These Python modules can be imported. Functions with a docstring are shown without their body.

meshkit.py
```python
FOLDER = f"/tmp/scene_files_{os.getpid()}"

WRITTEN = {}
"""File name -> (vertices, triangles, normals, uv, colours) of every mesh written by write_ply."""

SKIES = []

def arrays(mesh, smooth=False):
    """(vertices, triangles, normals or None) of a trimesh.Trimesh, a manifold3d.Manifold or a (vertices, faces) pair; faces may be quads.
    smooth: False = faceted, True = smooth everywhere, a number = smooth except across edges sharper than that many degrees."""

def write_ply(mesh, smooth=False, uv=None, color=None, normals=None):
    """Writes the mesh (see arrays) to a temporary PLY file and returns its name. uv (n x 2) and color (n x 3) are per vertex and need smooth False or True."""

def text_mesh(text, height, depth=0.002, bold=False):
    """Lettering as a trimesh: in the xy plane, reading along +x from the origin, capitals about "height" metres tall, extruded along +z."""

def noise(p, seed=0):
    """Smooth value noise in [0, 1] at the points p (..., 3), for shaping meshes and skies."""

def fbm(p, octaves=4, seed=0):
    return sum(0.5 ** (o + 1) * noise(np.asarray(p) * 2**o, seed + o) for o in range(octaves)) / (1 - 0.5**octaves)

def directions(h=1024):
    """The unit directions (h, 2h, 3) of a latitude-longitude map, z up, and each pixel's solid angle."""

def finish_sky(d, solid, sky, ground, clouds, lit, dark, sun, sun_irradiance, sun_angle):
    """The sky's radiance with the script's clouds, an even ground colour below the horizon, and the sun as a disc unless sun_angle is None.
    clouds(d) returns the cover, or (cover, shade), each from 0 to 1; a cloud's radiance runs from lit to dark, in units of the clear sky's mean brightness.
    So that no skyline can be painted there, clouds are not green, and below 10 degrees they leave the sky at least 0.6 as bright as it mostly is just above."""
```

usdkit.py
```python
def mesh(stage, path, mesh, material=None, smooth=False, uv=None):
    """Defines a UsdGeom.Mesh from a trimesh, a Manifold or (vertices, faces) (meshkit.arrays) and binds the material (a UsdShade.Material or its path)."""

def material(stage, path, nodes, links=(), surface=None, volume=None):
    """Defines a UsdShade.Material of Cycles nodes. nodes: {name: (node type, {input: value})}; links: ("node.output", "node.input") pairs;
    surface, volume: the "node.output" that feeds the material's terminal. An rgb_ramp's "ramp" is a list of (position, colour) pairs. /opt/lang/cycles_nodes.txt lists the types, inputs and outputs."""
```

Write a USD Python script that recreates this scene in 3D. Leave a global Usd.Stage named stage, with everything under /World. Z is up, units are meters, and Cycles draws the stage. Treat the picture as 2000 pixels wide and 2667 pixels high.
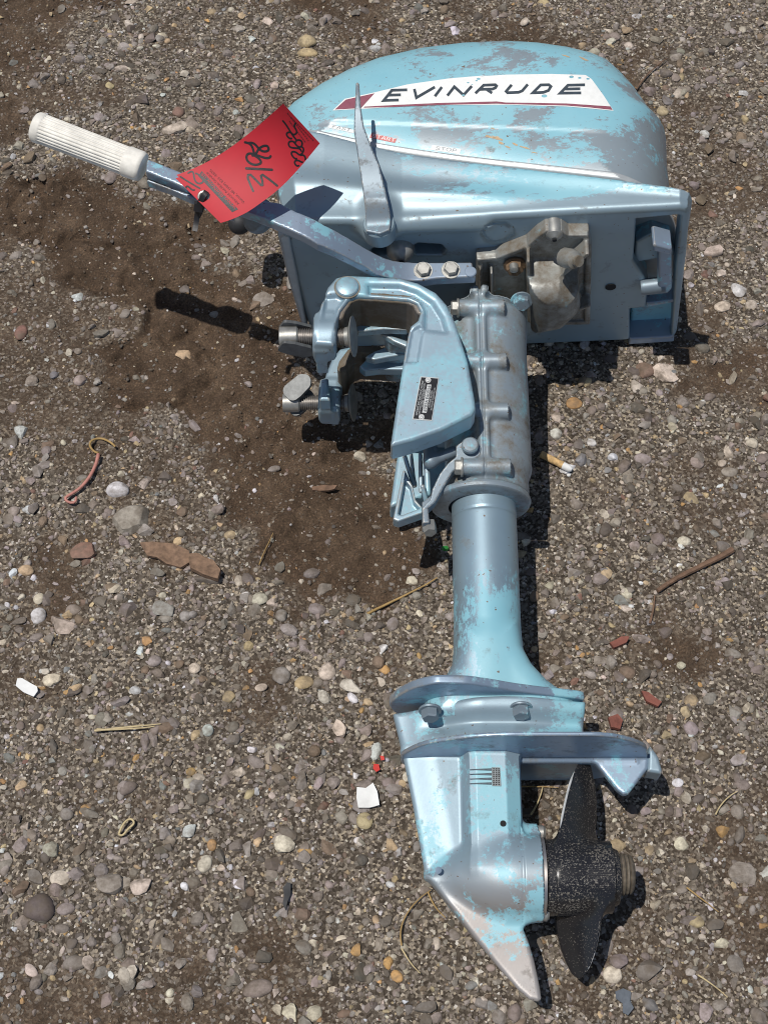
import math, random
import numpy as np
import trimesh, shapely, shapely.geometry as sg
from shapely import affinity
import usdkit, meshkit
from pxr import Usd, UsdGeom, UsdLux, UsdShade, Gf, Sdf, Vt

stage = Usd.Stage.CreateInMemory()
world = UsdGeom.Xform.Define(stage, '/World')
stage.SetDefaultPrim(world.GetPrim())
PI = math.pi
rng = np.random.default_rng(11)

# ---------------------------------------------------------------- camera, sky, sun
CAM_H, PITCH, FPX, EXPOSURE = 1.3, math.radians(60), 3873.0, 0.0     # focal length in pixels of a 2000 px wide picture
cam = UsdGeom.Camera.Define(stage, '/World/camera')
cam.CreateHorizontalApertureAttr(24.0)
cam.CreateVerticalApertureAttr(32.0)
cam.CreateFocalLengthAttr(24.0 * FPX / 2000)
cam.CreateClippingRangeAttr((0.05, 1000))
cam.CreateExposureAttr(EXPOSURE)
cam.AddTranslateOp().Set((0, 0, CAM_H))
cam.AddRotateXOp().Set(90 - math.degrees(PITCH))

SUN = np.array([-0.27, -0.09, 1.0]); SUN /= np.linalg.norm(SUN)
usdkit.material(stage, '/World/Looks/sky', {
    's': ('sky_texture', {'sky_type': 'single_scattering', 'sun_disc': False, 'sun_elevation': math.asin(SUN[2]), 'sun_rotation': math.atan2(SUN[0], SUN[1]), 'altitude': 200.0}),
    'b': ('background_shader', {'strength': 0.065})}, [('s.color', 'b.color')], surface='b.background')
dome = UsdLux.DomeLight.Define(stage, '/World/sky')
UsdShade.MaterialBindingAPI.Apply(dome.GetPrim()).Bind(UsdShade.Material.Get(stage, '/World/Looks/sky'))
dome.GetPrim().SetCustomDataByKey('kind', 'structure')
sun = UsdLux.DistantLight.Define(stage, '/World/sun')
sun.CreateIntensityAttr(0.9); sun.CreateAngleAttr(0.5); sun.CreateColorAttr((1.0, 0.96, 0.9)); sun.CreateNormalizeAttr(True)
zax = Gf.Vec3d(*SUN); xax = Gf.Cross(Gf.Vec3d(0, 1, 0), zax).GetNormalized(); yax = Gf.Cross(zax, xax)
sun.AddTransformOp().Set(Gf.Matrix4d(*xax, 0, *yax, 0, *zax, 0, 0, 0, 3, 1))

# ---------------------------------------------------------------- measuring: a picture point and a height give a place
FWD = np.array([0, math.cos(PITCH), -math.sin(PITCH)]); UP = np.array([0, math.sin(PITCH), math.cos(PITCH)]); RT = np.array([1.0, 0, 0])
EYE = np.array([0, 0, CAM_H])
def ray(px, py):
    return FWD + np.multiply.outer((np.asarray(px, float) - 1000) / FPX, RT) + np.multiply.outer(-(np.asarray(py, float) - 1333.5) / FPX, UP)
def G(px, py, z=0.0):
    d = ray(px, py); t = (np.asarray(z, float) - CAM_H) / d[..., 2]
    return EYE + d * t[..., None]
TILT = math.radians(5.5)
ROT = np.array([[1, 0, 0], [0, math.cos(TILT), -math.sin(TILT)], [0, math.sin(TILT), math.cos(TILT)]])
ORG = G(1266, 2286, 0.062)          # the propeller shaft's bearing, lying 62 mm above the ground
EYL = ROT.T @ (EYE - ORG)
def L(px, py, z=0.0):                # motor frame: x aft, y towards the cowl, z the side that lies uppermost
    d = ray(px, py) @ ROT; t = (np.asarray(z, float) - EYL[2]) / d[..., 2]
    return EYL + d * t[..., None]
def U(px, py, y0):                   # motor frame, on a cross plane y = y0
    d = ray(px, py) @ ROT; t = (y0 - EYL[1]) / d[..., 1]
    return EYL + d * t[..., None]
def lp(pts, z=0.0):
    p = np.asarray(pts, float); return L(p[:, 0], p[:, 1], z)[:, :2]
def up_(pts, y0):
    p = np.asarray(pts, float); return U(p[:, 0], p[:, 1], y0)[:, [0, 2]]
def onto(pts, zf, n=6):              # motor frame, on the surface z = zf(x, y)
    p = np.asarray(pts, float); z = np.full(len(p), 0.08)
    for _ in range(n):
        q = L(p[:, 0], p[:, 1], z); z = zf(q[:, 0], q[:, 1])
    q[:, 2] = z
    return q
def to_motor(w): return (np.asarray(w) - ORG) @ ROT
def to_world(l): return np.asarray(l) @ ROT.T + ORG

# ---------------------------------------------------------------- signed distance modelling
def poly2(u, v, P):
    P = np.asarray(P, float); d = None
    s = np.ones(np.broadcast(u, v).shape)
    for a, b in zip(P, np.roll(P, 1, 0)):
        e = b - a; wu, wv = u - a[0], v - a[1]
        t = np.clip((wu * e[0] + wv * e[1]) / (e @ e + 1e-18), 0, 1)
        q = (wu - e[0] * t) ** 2 + (wv - e[1] * t) ** 2
        d = q if d is None else np.minimum(d, q)
        c1, c2, c3 = v >= a[1], v < b[1], e[0] * wv > e[1] * wu
        flip = (c1 & c2 & c3) | (~c1 & ~c2 & ~c3)
        s = np.where(flip, -s, s)
    return s * np.sqrt(d)
def ext(d2, w, r=0.002):
    a, b = d2 + r, w + r
    return np.minimum(np.maximum(a, b), 0) + np.sqrt(np.maximum(a, 0) ** 2 + np.maximum(b, 0) ** 2) - r
def slab(v, a, b): return np.abs(v - (a + b) / 2) - (b - a) / 2
def smin(a, b, k): h = np.clip(0.5 + 0.5 * (b - a) / k, 0, 1); return b + (a - b) * h - k * h * (1 - h)
def smax(a, b, k): return -smin(-a, -b, k)
def box(X, Y, Z, lo, hi, r=0.002):
    a, b, c = slab(X, lo[0], hi[0]) + r, slab(Y, lo[1], hi[1]) + r, slab(Z, lo[2], hi[2]) + r
    return np.minimum(np.maximum(np.maximum(a, b), c), 0) + np.sqrt(np.maximum(a, 0) ** 2 + np.maximum(b, 0) ** 2 + np.maximum(c, 0) ** 2) - r
def rad(u, v, cu=0, cv=0): return np.sqrt((u - cu) ** 2 + (v - cv) ** 2)
def caps(X, Y, Z, a, b, r):
    a, b = np.asarray(a, float), np.asarray(b, float); e = b - a
    t = np.clip(((X - a[0]) * e[0] + (Y - a[1]) * e[1] + (Z - a[2]) * e[2]) / (e @ e), 0, 1)
    return np.sqrt((X - a[0] - e[0] * t) ** 2 + (Y - a[1] - e[1] * t) ** 2 + (Z - a[2] - e[2] * t) ** 2) - r
def sstep(x, a, b): t = np.clip((x - a) / (b - a), 0, 1); return t * t * (3 - 2 * t)
def near(lo, hi): return np.array(lo, float), np.array(hi, float)

CUR = []                              # per surface: how sharply each spot bulges (that is where enamel wears first)
def surf(f, lo, hi, h=0.002):
    """The closed surface f = 0 as (vertices, triangles, normals), by surface nets."""
    lo, hi = np.asarray(lo, float), np.asarray(hi, float)
    ax = [np.arange(lo[k], hi[k] + h, h) for k in range(3)]
    V = np.array(np.broadcast_to(f(ax[0][:, None, None], ax[1][None, :, None], ax[2][None, None, :]), [len(a) for a in ax]))
    for k in range(3):
        for e in (0, -1):
            s = [slice(None)] * 3; s[k] = e; V[tuple(s)] = np.maximum(V[tuple(s)], h * 0.3)
    ins = V < 0
    n = np.array(V.shape) - 1
    cnt = np.zeros(n, np.int8)
    corners = [(i, j, k) for i in (0, 1) for j in (0, 1) for k in (0, 1)]
    for c in corners: cnt += ins[c[0]:n[0] + c[0], c[1]:n[1] + c[1], c[2]:n[2] + c[2]]
    act = (cnt > 0) & (cnt < 8)
    I = np.argwhere(act); idx = np.full(n, -1, np.int64); idx[act] = np.arange(len(I))
    acc, num = np.zeros((len(I), 3)), np.zeros(len(I))
    for a in corners:
        for k in range(3):
            if a[k]: continue
            b = list(a); b[k] = 1
            va, vb = V[tuple((I + a).T)], V[tuple((I + b).T)]
            m = (va < 0) != (vb < 0)
            t = np.where(m, va / np.where(m, va - vb, 1), 0)
            p = I + a + 0.0; p[:, k] += t
            acc[m] += p[m]; num[m] += 1
    P = lo + acc / num[:, None] * h
    F = []
    for k in range(3):
        u, v = (k + 1) % 3, (k + 2) % 3
        s0 = [slice(None)] * 3; s1 = [slice(None)] * 3
        s0[k], s1[k] = slice(0, -1), slice(1, None)
        ch = ins[tuple(s0)] != ins[tuple(s1)]
        E = np.argwhere(ch)
        E = E[(E[:, u] > 0) & (E[:, v] > 0) & (E[:, u] < n[u]) & (E[:, v] < n[v])]
        du, dv = np.eye(3, dtype=int)[u], np.eye(3, dtype=int)[v]
        q = [idx[tuple((E - o).T)] for o in (du + dv, dv, 0 * du, du)]
        flip = ~ins[tuple(E.T)]
        Q = np.stack(q, 1); Q[flip] = Q[flip][:, ::-1]
        F.append(Q)
    Q = np.vstack(F)
    ev = lambda p: np.asarray(f(p[:, 0], p[:, 1], p[:, 2]), float) * np.ones(len(p))
    def grad(p, e=2e-4):
        return np.stack([(ev(p + e * np.eye(3)[k]) - ev(p - e * np.eye(3)[k])) / (2 * e) for k in range(3)], 1)
    for _ in range(2):
        g = grad(P); gg = np.maximum((g * g).sum(1), 0.05)
        st = -(ev(P) / gg)[:, None] * g
        l = np.linalg.norm(st, axis=1, keepdims=True)
        P = P + st * np.minimum(1, 0.6 * h / np.maximum(l, 1e-12))
    g = grad(P, 4e-4); N = g / np.maximum(np.linalg.norm(g, axis=1, keepdims=True), 1e-9)
    T = np.vstack([Q[:, [0, 1, 2]], Q[:, [0, 2, 3]]])
    e = 1.6e-3; lap = (sum(ev(P + s * e * np.eye(3)[k]) for k in range(3) for s in (-1, 1)) - 6 * ev(P)) / e ** 2
    CUR.append(np.clip(lap / 600, 0, 1))
    return P, T, N

# ---------------------------------------------------------------- scene helpers
taken = {}
def numbered(path):
    k = taken.get(path, -1) + 1; taken[path] = k
    return path if k == 0 else f'{path}_{k:03d}'
def pth(parent): return '/World' if parent is None else str(parent.GetPath())
def obj(name, mesh, mat, parent=None, smooth=30, label=None):
    """One Mesh prim. mesh: a trimesh / Manifold / (v, f) / (v, f, normals)."""
    path = numbered(pth(parent) + '/' + name)
    if isinstance(mesh, tuple) and len(mesh) == 3:
        m = usdkit.mesh(stage, path, mesh[:2], MAT[mat])
        m.CreateNormalsAttr(Vt.Vec3fArray.FromNumpy(mesh[2].astype(np.float32))); m.SetNormalsInterpolation('vertex')
        cv = [c for c in CUR if len(c) == len(mesh[0])]
        if cv: UsdGeom.PrimvarsAPI(m).CreatePrimvar('bulge', Sdf.ValueTypeNames.Color3fArray, 'vertex').Set(Vt.Vec3fArray.FromNumpy(np.repeat(cv[-1][:, None], 3, 1).astype(np.float32)))
    else:
        m = usdkit.mesh(stage, path, mesh, MAT[mat], smooth=smooth)
    m.CreateDoubleSidedAttr(True)
    if label: m.GetPrim().SetCustomDataByKey('label', label)
    return m.GetPrim()
def tag(p, label, cat=None, group=None, kind=None):
    for k, v in (('label', label), ('category', cat), ('group', group), ('kind', kind)):
        if v: p.SetCustomDataByKey(k, v)
    return p
def thing(name, label, cat, mtx=None, group=None):
    x = UsdGeom.Xform.Define(stage, numbered('/World/' + name))
    if mtx is not None: x.AddTransformOp().Set(mtx)
    return tag(x.GetPrim(), label, cat, group)
def cat_mesh(*ms): return trimesh.util.concatenate([m if isinstance(m, trimesh.Trimesh) else trimesh.Trimesh(*meshkit.arrays(m)[:2], process=False) for m in ms])
def frame(axis, at=(0, 0, 0), spin=0.0):
    z = np.asarray(axis, float); z = z / np.linalg.norm(z)
    x = np.cross([0, 1, 0] if abs(z[1]) < 0.9 else [1, 0, 0], z); x /= np.linalg.norm(x); y = np.cross(z, x)
    x, y = x * math.cos(spin) + y * math.sin(spin), y * math.cos(spin) - x * math.sin(spin)
    M = np.eye(4); M[:3, 0], M[:3, 1], M[:3, 2], M[:3, 3] = x, y, z, at
    return M
def lathe(prof, at, axis, n=32, spin=0.0):
    """prof: (radius, distance along axis) pairs."""
    m = trimesh.creation.revolve(np.asarray(prof, float), sections=n)
    m.apply_transform(frame(axis, at, spin)); return m
def hexbolt(at, axis, r=0.0065, h=0.005, washer=True, spin=0.3):
    a = np.asarray(axis, float); a /= np.linalg.norm(a)
    ms = []
    if washer: ms.append(lathe([(0, -0.001), (r * 1.25, -0.001), (r * 1.3, 0), (r * 1.25, 0.0012), (0, 0.0012)], at, a, 24))
    ms.append(lathe([(0, 0), (r, 0), (r, h * 0.82), (r * 0.86, h), (0, h)], at, a, 6, spin))
    return cat_mesh(*ms)
def tube(pts, r, n=8, cap=True):
    pts = np.asarray(pts, float); r = np.broadcast_to(r, len(pts)); V, F = [], []
    t = np.gradient(pts, axis=0); t /= np.linalg.norm(t, axis=1, keepdims=True)
    ref = np.array([0, 0, 1.0]) if abs(t[:, 2]).max() < 0.95 else np.array([1.0, 0.3, 0])
    for p, d, q in zip(pts, t, r):
        u = np.cross(d, ref); u /= np.linalg.norm(u); v = np.cross(u, d)
        a = np.arange(n) * 2 * PI / n
        V.append(p + q * (np.cos(a)[:, None] * u + np.sin(a)[:, None] * v))
    V = np.vstack(V)
    for i in range(len(pts) - 1):
        for j in range(n):
            a, b = i * n + j, i * n + (j + 1) % n
            F += [(a, b, b + n), (a, b + n, a + n)]
    if cap:
        V = np.vstack([V, pts[0], pts[-1]]); e = len(V); b0 = (len(pts) - 1) * n
        for j in range(n):
            F += [(e - 2, (j + 1) % n, j), (e - 1, b0 + j, b0 + (j + 1) % n)]
    return trimesh.Trimesh(V, np.array(F), process=False)
def spline(pts, n=24):
    from scipy.interpolate import CubicSpline
    p = np.asarray(pts, float); t = np.r_[0, np.cumsum(np.linalg.norm(np.diff(p, axis=0), axis=1))]
    return CubicSpline(t, p)(np.linspace(0, t[-1], n))
def filled(poly, step):
    """A flat polygon as fine triangles (2D), for laying onto a curved surface."""
    ms = []
    for g in getattr(poly, 'geoms', [poly]):
        if g.is_empty or g.area < 1e-9: continue
        v, f = trimesh.creation.triangulate_polygon(g, engine='earcut')
        v = np.c_[v, np.zeros(len(v))]
        ms.append(trimesh.Trimesh(*trimesh.remesh.subdivide_to_size(v, f, step), process=False))
    return trimesh.util.concatenate(ms)
def sheet(v3, f, thick, nrm=(0, 0, 1)):
    """A thin closed sheet over the triangles: the bottom stays, the top is raised by thick."""
    n = len(v3); V = np.vstack([v3, v3 + np.asarray(nrm) * thick])
    e = np.sort(np.vstack([f[:, [0, 1]], f[:, [1, 2]], f[:, [2, 0]]]), 1)
    raw = np.vstack([f[:, [0, 1]], f[:, [1, 2]], f[:, [2, 0]]])
    _, inv, c = np.unique(e, axis=0, return_inverse=True, return_counts=True)
    b = raw[c[inv.ravel()] == 1]
    F = np.vstack([f[:, ::-1], f + n, np.c_[b[:, 0], b[:, 1], b[:, 1] + n], np.c_[b[:, 0], b[:, 1] + n, b[:, 0] + n]])
    return trimesh.Trimesh(V, F, process=False)

# ---------------------------------------------------------------- materials
MAT = {}
def mat(name, nodes, links, surface='p.BSDF'):
    MAT[name] = usdkit.material(stage, '/World/Looks/' + name, nodes, links, surface=surface)
def plain(name, col, rough=0.5, metal=0.0, var=0.15, scale=60, bump=0.0004, extra=None):
    """One colour with a mottled tone and fine relief."""
    c = np.array(col)
    mat(name, {'t': ('texture_coordinate', {}),
               'n': ('noise_texture', {'scale': scale, 'detail': 7, 'roughness': 0.65}),
               'r': ('rgb_ramp', {'ramp': [(0.3, c * (1 - var)), (0.7, np.minimum(c * (1 + var), 1))]}),
               'b': ('bump', {'strength': 0.5, 'distance': bump}),
               'p': ('principled_bsdf', {'metallic': metal, 'roughness': rough, **(extra or {})})},
        [('t.object', 'n.vector'), ('n.fac', 'r.fac'), ('r.color', 'p.base_color'), ('n.fac', 'b.height'), ('b.normal', 'p.normal')])
STEEL = (0.285, 0.375, 0.425)
CYAN = (0.245, 0.495, 0.575)
def paint(name, cyan=0.5, scale=22.0, steel=STEEL, metal=0.65, grime=0.25, edge=0.03, stretch=(1, 1, 1), rough=0.42, spk=0.5, cyan_col=CYAN, bias=(), bare=None):
    """Worn cyan enamel over a steel blue metallic coat; cyan: how much of the enamel is left; grime: how much brown dirt."""
    s = np.array(steel)
    n = {'t': ('texture_coordinate', {}), 'm': ('mapping', {'scale': stretch}),
         'n1': ('noise_texture', {'scale': scale, 'detail': 10, 'roughness': 0.66, 'distortion': 0.35}),
         'n2': ('noise_texture', {'scale': 190.0, 'detail': 8, 'roughness': 0.85}),
         'a2': ('math', {'math_type': 'multiply_add', 'value2': 0.62, 'value3': -0.31}),
         'a3': ('math', {'math_type': 'add'}),
         'rm': ('rgb_ramp', {'ramp': [(0.67 - 0.34 * cyan - edge, (0, 0, 0)), (0.67 - 0.34 * cyan + edge, (1, 1, 1))]}),
         'n3': ('noise_texture', {'scale': 9.0, 'detail': 5, 'roughness': 0.6}),
         'rs': ('rgb_ramp', {'ramp': [(0.3, s * 0.86), (0.55, s), (0.75, s * 1.1)]}),
         'rc': ('rgb_ramp', {'ramp': [(0.3, np.array(cyan_col) * (0.86, 0.93, 0.95)), (0.7, np.array(cyan_col) * (1.16, 1.06, 1.03))]}),
         'mx': ('mix_color', {}),
         'n4': ('noise_texture', {'scale': 34.0, 'detail': 8, 'roughness': 0.72}),
         'rg': ('rgb_ramp', {'ramp': [(0.66 - 0.34 * grime, (0, 0, 0)), (0.86 - 0.34 * grime, (0.9, 0.9, 0.9))]}),
         'mg': ('mix_color', {'b': (0.12, 0.09, 0.055)}),
         'n5': ('noise_texture', {'scale': 260.0, 'detail': 2, 'roughness': 0.5}),
         'rk': ('rgb_ramp', {'ramp': [(0.735 - 0.05 * spk, (0, 0, 0)), (0.765 - 0.05 * spk, (0.9, 0.9, 0.9))]}),
         'mk': ('mix_color', {'b': (0.16, 0.10, 0.06)}),
         'me': ('math', {'math_type': 'multiply_add', 'value2': -metal * 0.9, 'value3': metal}),
         'ms': ('math', {'math_type': 'multiply', 'value2': 0.5}),
         'mz': ('math', {'math_type': 'subtract', "use_clamp": True}),
         'ro': ('math', {'math_type': 'multiply_add', 'value2': 0.35, 'value3': rough}),
         'b': ('bump', {'strength': 0.35, 'distance': 0.0004}),
         'p': ('principled_bsdf', {})}
    l = [('t.object', 'm.vector'), ('m.vector', 'n1.vector'), ('m.vector', 'n2.vector'), ('t.object', 'n3.vector'), ('t.object', 'n4.vector'), ('t.object', 'n5.vector'),
         ('n2.fac', 'a2.value1'), ('n1.fac', 'a3.value1'), ('a2.value', 'a3.value2'), ('a3.value', 'rm.fac'), ('n3.fac', 'rs.fac'), ('n3.fac', 'rc.fac'),
         ('rm.color', 'mx.fac'), ('rs.color', 'mx.a'), ('rc.color', 'mx.b'), ('n4.fac', 'rg.fac'), ('rg.color', 'mg.fac'), ('mx.result', 'mg.a'),
         ('n5.fac', 'rk.fac'), ('rk.color', 'mk.fac'), ('mg.result', 'mk.a'), ('mk.result', 'p.base_color'),
         ('rm.color', 'me.value1'), ('rg.color', 'ms.value1'), ('me.value', 'mz.value1'), ('ms.value', 'mz.value2'), ('mz.value', 'p.metallic'),
         ('rg.color', 'ro.value1'), ('ro.value', 'p.roughness'), ('a3.value', 'b.height'), ('b.normal', 'p.normal')]
    n['sx'] = ('separate_xyz', {}); l.append(('t.object', 'sx.vector'))
    last = 'a3.value'
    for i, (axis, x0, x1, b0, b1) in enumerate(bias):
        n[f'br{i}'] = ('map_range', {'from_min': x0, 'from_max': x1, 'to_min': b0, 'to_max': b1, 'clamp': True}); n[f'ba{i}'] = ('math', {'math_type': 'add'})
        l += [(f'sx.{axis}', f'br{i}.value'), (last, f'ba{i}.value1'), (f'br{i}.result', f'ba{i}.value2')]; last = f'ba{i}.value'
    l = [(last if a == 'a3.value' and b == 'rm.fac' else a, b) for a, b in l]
    if bare:                                  # worn down to naked alloy along part of the casting
        axis, x0, x1 = bare
        n['wr'] = ('map_range', {'from_min': x0, 'from_max': x1, 'to_min': 0.0, 'to_max': 1.0, 'clamp': True}); n['wm'] = ('mix_color', {'b': (0.33, 0.305, 0.29)})
        n['wn'] = ('math', {'math_type': 'multiply_add', 'value2': 0.5, 'value3': -0.25}); n['wa'] = ('math', {'math_type': 'add', 'use_clamp': True})
        l = [x for x in l if x != ('rs.color', 'mx.a')] + [(f'sx.{axis}', 'wr.value'), ('n1.fac', 'wn.value1'), ('wr.result', 'wa.value1'), ('wn.value', 'wa.value2'), ('wa.value', 'wm.fac'), ('rs.color', 'wm.a'), ('wm.result', 'mx.a')]
    n.update({'ab': ('attribute', {'attribute': 'bulge'}), 'ac': ('separate_color', {}), 'an': ('math', {'math_type': 'multiply_add', 'value2': 2.4, 'value3': -1.2}), 'as': ('math', {'math_type': 'add'}),
              'ar': ('rgb_ramp', {'ramp': [(0.84, (0, 0, 0)), (1.0, (0.75, 0.75, 0.75))]}), 'am': ('mix_color', {'b': (0.42, 0.40, 0.37)})})
    l += [('ab.color', 'ac.color'), ('ac.r', 'as.value1'), ('n2.fac', 'an.value1'), ('an.value', 'as.value2'), ('as.value', 'ar.fac'), ('ar.color', 'am.fac'), ('mx.result', 'am.a')]
    l = [('am.result', b) if a == 'mx.result' and b == 'mg.a' else (a, b) for a, b in l]
    mat(name, n, l)
paint('cowl_paint', 0.64, 17.0, steel=(0.27, 0.32, 0.35), metal=0.2, grime=0.12, edge=0.016, stretch=(0.75, 1.25, 1), bias=(('y', 0.64, 0.72, -0.03, 0.02), ('x', 0.08, 0.20, 0.0, -0.07)))
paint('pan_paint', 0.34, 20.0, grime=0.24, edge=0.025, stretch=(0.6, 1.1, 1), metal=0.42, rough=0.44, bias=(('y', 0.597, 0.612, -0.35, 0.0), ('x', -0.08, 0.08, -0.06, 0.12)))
paint('clamp_paint', 0.34, 15.0, grime=0.24, edge=0.10, metal=0.45, steel=(0.33, 0.44, 0.51), bias=(('x', -0.09, -0.03, -0.06, 0.04),))
paint('transom_paint', 0.05, 30.0, grime=0.9, edge=0.05, metal=0.3, steel=(0.20, 0.18, 0.16))
paint('arm_paint', 0.27, 26.0, grime=0.2, edge=0.018, steel=(0.30, 0.37, 0.46), metal=0.4)
paint('tube_paint', 0.34, 14.0, grime=0.16, edge=0.018, stretch=(1, 0.5, 1), steel=(0.285, 0.39, 0.455), metal=0.5, bias=(('y', 0.24, 0.32, 0.05, -0.08), ('x', -0.02, 0.03, -0.03, 0.06)))
paint('gear_paint', 0.34, 19.0, grime=0.2, edge=0.022, metal=0.35, rough=0.46, steel=(0.29, 0.385, 0.445), bias=(('y', -0.100, -0.045, -0.22, 0.0), ('x', -0.06, 0.06, -0.03, 0.05), ('y', 0.10, 0.125, 0.0, -0.03)), bare=('y', 0.012, -0.03))
paint('plate_paint', 0.26, 19.0, grime=0.36, edge=0.025, metal=0.5, steel=(0.28, 0.36, 0.45))
paint('housing_paint', 0.22, 24.0, grime=0.58, edge=0.05, steel=(0.31, 0.37, 0.41), metal=0.4)
paint('casting_paint', 0.06, 24.0, grime=0.72, edge=0.04, steel=(0.30, 0.305, 0.285), metal=0.35)
paint('lever_paint', 0.16, 30.0, grime=0.3, edge=0.04, steel=(0.20, 0.25, 0.29), metal=0.35, rough=0.48)
plain('bare_alloy', (0.50, 0.46, 0.43), 0.38, 0.85, 0.16, 50)
plain('zinc', (0.36, 0.355, 0.33), 0.45, 0.6, 0.25, 120)
plain('screen_grey', (0.17, 0.19, 0.20), 0.5, 0.4, 0.3, 300)
plain('slot_dark', (0.06, 0.085, 0.105), 0.5, 0.3, 0.3, 300)
plain('wing_steel', (0.12, 0.125, 0.125), 0.5, 0.4, 0.3, 120)
plain('scuff_tan', (0.50, 0.36, 0.22), 0.7, 0, 0.2, 200)
plain('thread', (0.26, 0.24, 0.22), 0.45, 0.7, 0.3, 200)
plain('nut_brown', (0.15, 0.125, 0.095), 0.7, 0.2, 0.45, 220, 0.001)
plain('rusty', (0.19, 0.125, 0.075), 0.8, 0.2, 0.45, 220, 0.001)
plain('trim_grey', (0.41, 0.435, 0.44), 0.45, 0.2, 0.12, 60)
plain('grip_rubber', (0.76, 0.73, 0.66), 0.6, 0, 0.22, 55)
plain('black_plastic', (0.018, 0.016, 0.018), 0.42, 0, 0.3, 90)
plain('black_rubber', (0.025, 0.025, 0.027), 0.6, 0, 0.3, 90)
plain('hole_dark', (0.012, 0.012, 0.012), 0.9)
plain('decal_white', (0.80, 0.80, 0.77), 0.5, 0, 0.06, 160)
plain('decal_maroon', (0.25, 0.075, 0.105), 0.5, 0, 0.15, 160)
plain('decal_red', (0.55, 0.13, 0.12), 0.5, 0, 0.12, 160)
plain('letter_dark', (0.035, 0.05, 0.065), 0.5, 0, 0.25, 160)
plain('letter_grey', (0.26, 0.29, 0.31), 0.55, 0, 0.3, 300)
plain('plate_black', (0.012, 0.012, 0.014), 0.35, 0, 0.2, 160)
plain('plate_letter', (0.55, 0.56, 0.55), 0.4, 0.4, 0.2, 300)
plain('tag_red', (0.49, 0.016, 0.028), 0.62, 0, 0.05, 40, 0.0002)
plain('ink_black', (0.012, 0.010, 0.012), 0.5, 0, 0.2, 300)
plain('tag_print', (0.13, 0.012, 0.02), 0.6, 0, 0.2, 300)
# the propeller: black enamel, dusted with pale grit in flecks
plain('bright_edge', (0.72, 0.72, 0.70), 0.35, 0.4, 0.2, 200)  # worn blade edges, made pale so the colour carries their sun highlight
def prop_mat(name, dust, rough=0.26):
    mat(name, {'t': ('texture_coordinate', {}), 'n': ('noise_texture', {'scale': 640.0, 'detail': 4, 'roughness': 0.7, 'distortion': 0.4}),
               'n2': ('noise_texture', {'scale': 18.0, 'detail': 4, 'roughness': 0.6}),
               'ad': ('math', {'math_type': 'multiply_add', 'value2': 0.3}), 
               'r': ('rgb_ramp', {'ramp': [(0.86 - 0.22 * dust, (0, 0, 0)), (0.92 - 0.2 * dust, (0.85, 0.85, 0.85))]}),
               'mx': ('mix_color', {'a': (0.016, 0.016, 0.018), 'b': (0.25, 0.225, 0.19)}),
               'ro': ('math', {'math_type': 'multiply_add', 'value2': 0.5, 'value3': rough}),
               'b': ('bump', {'strength': 0.4, 'distance': 0.0005}), 'p': ('principled_bsdf', {})},
        [('t.object', 'n.vector'), ('t.object', 'n2.vector'), ('n2.fac', 'ad.value1'), ('n.fac', 'ad.value3'), ('ad.value', 'r.fac'), ('r.color', 'mx.fac'), ('mx.result', 'p.base_color'),
         ('r.color', 'ro.value1'), ('ro.value', 'p.roughness'), ('r.color', 'b.height'), ('b.normal', 'p.normal')])
prop_mat('prop_dusty', 0.66); prop_mat('prop_clean', 0.38, 0.2)

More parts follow.
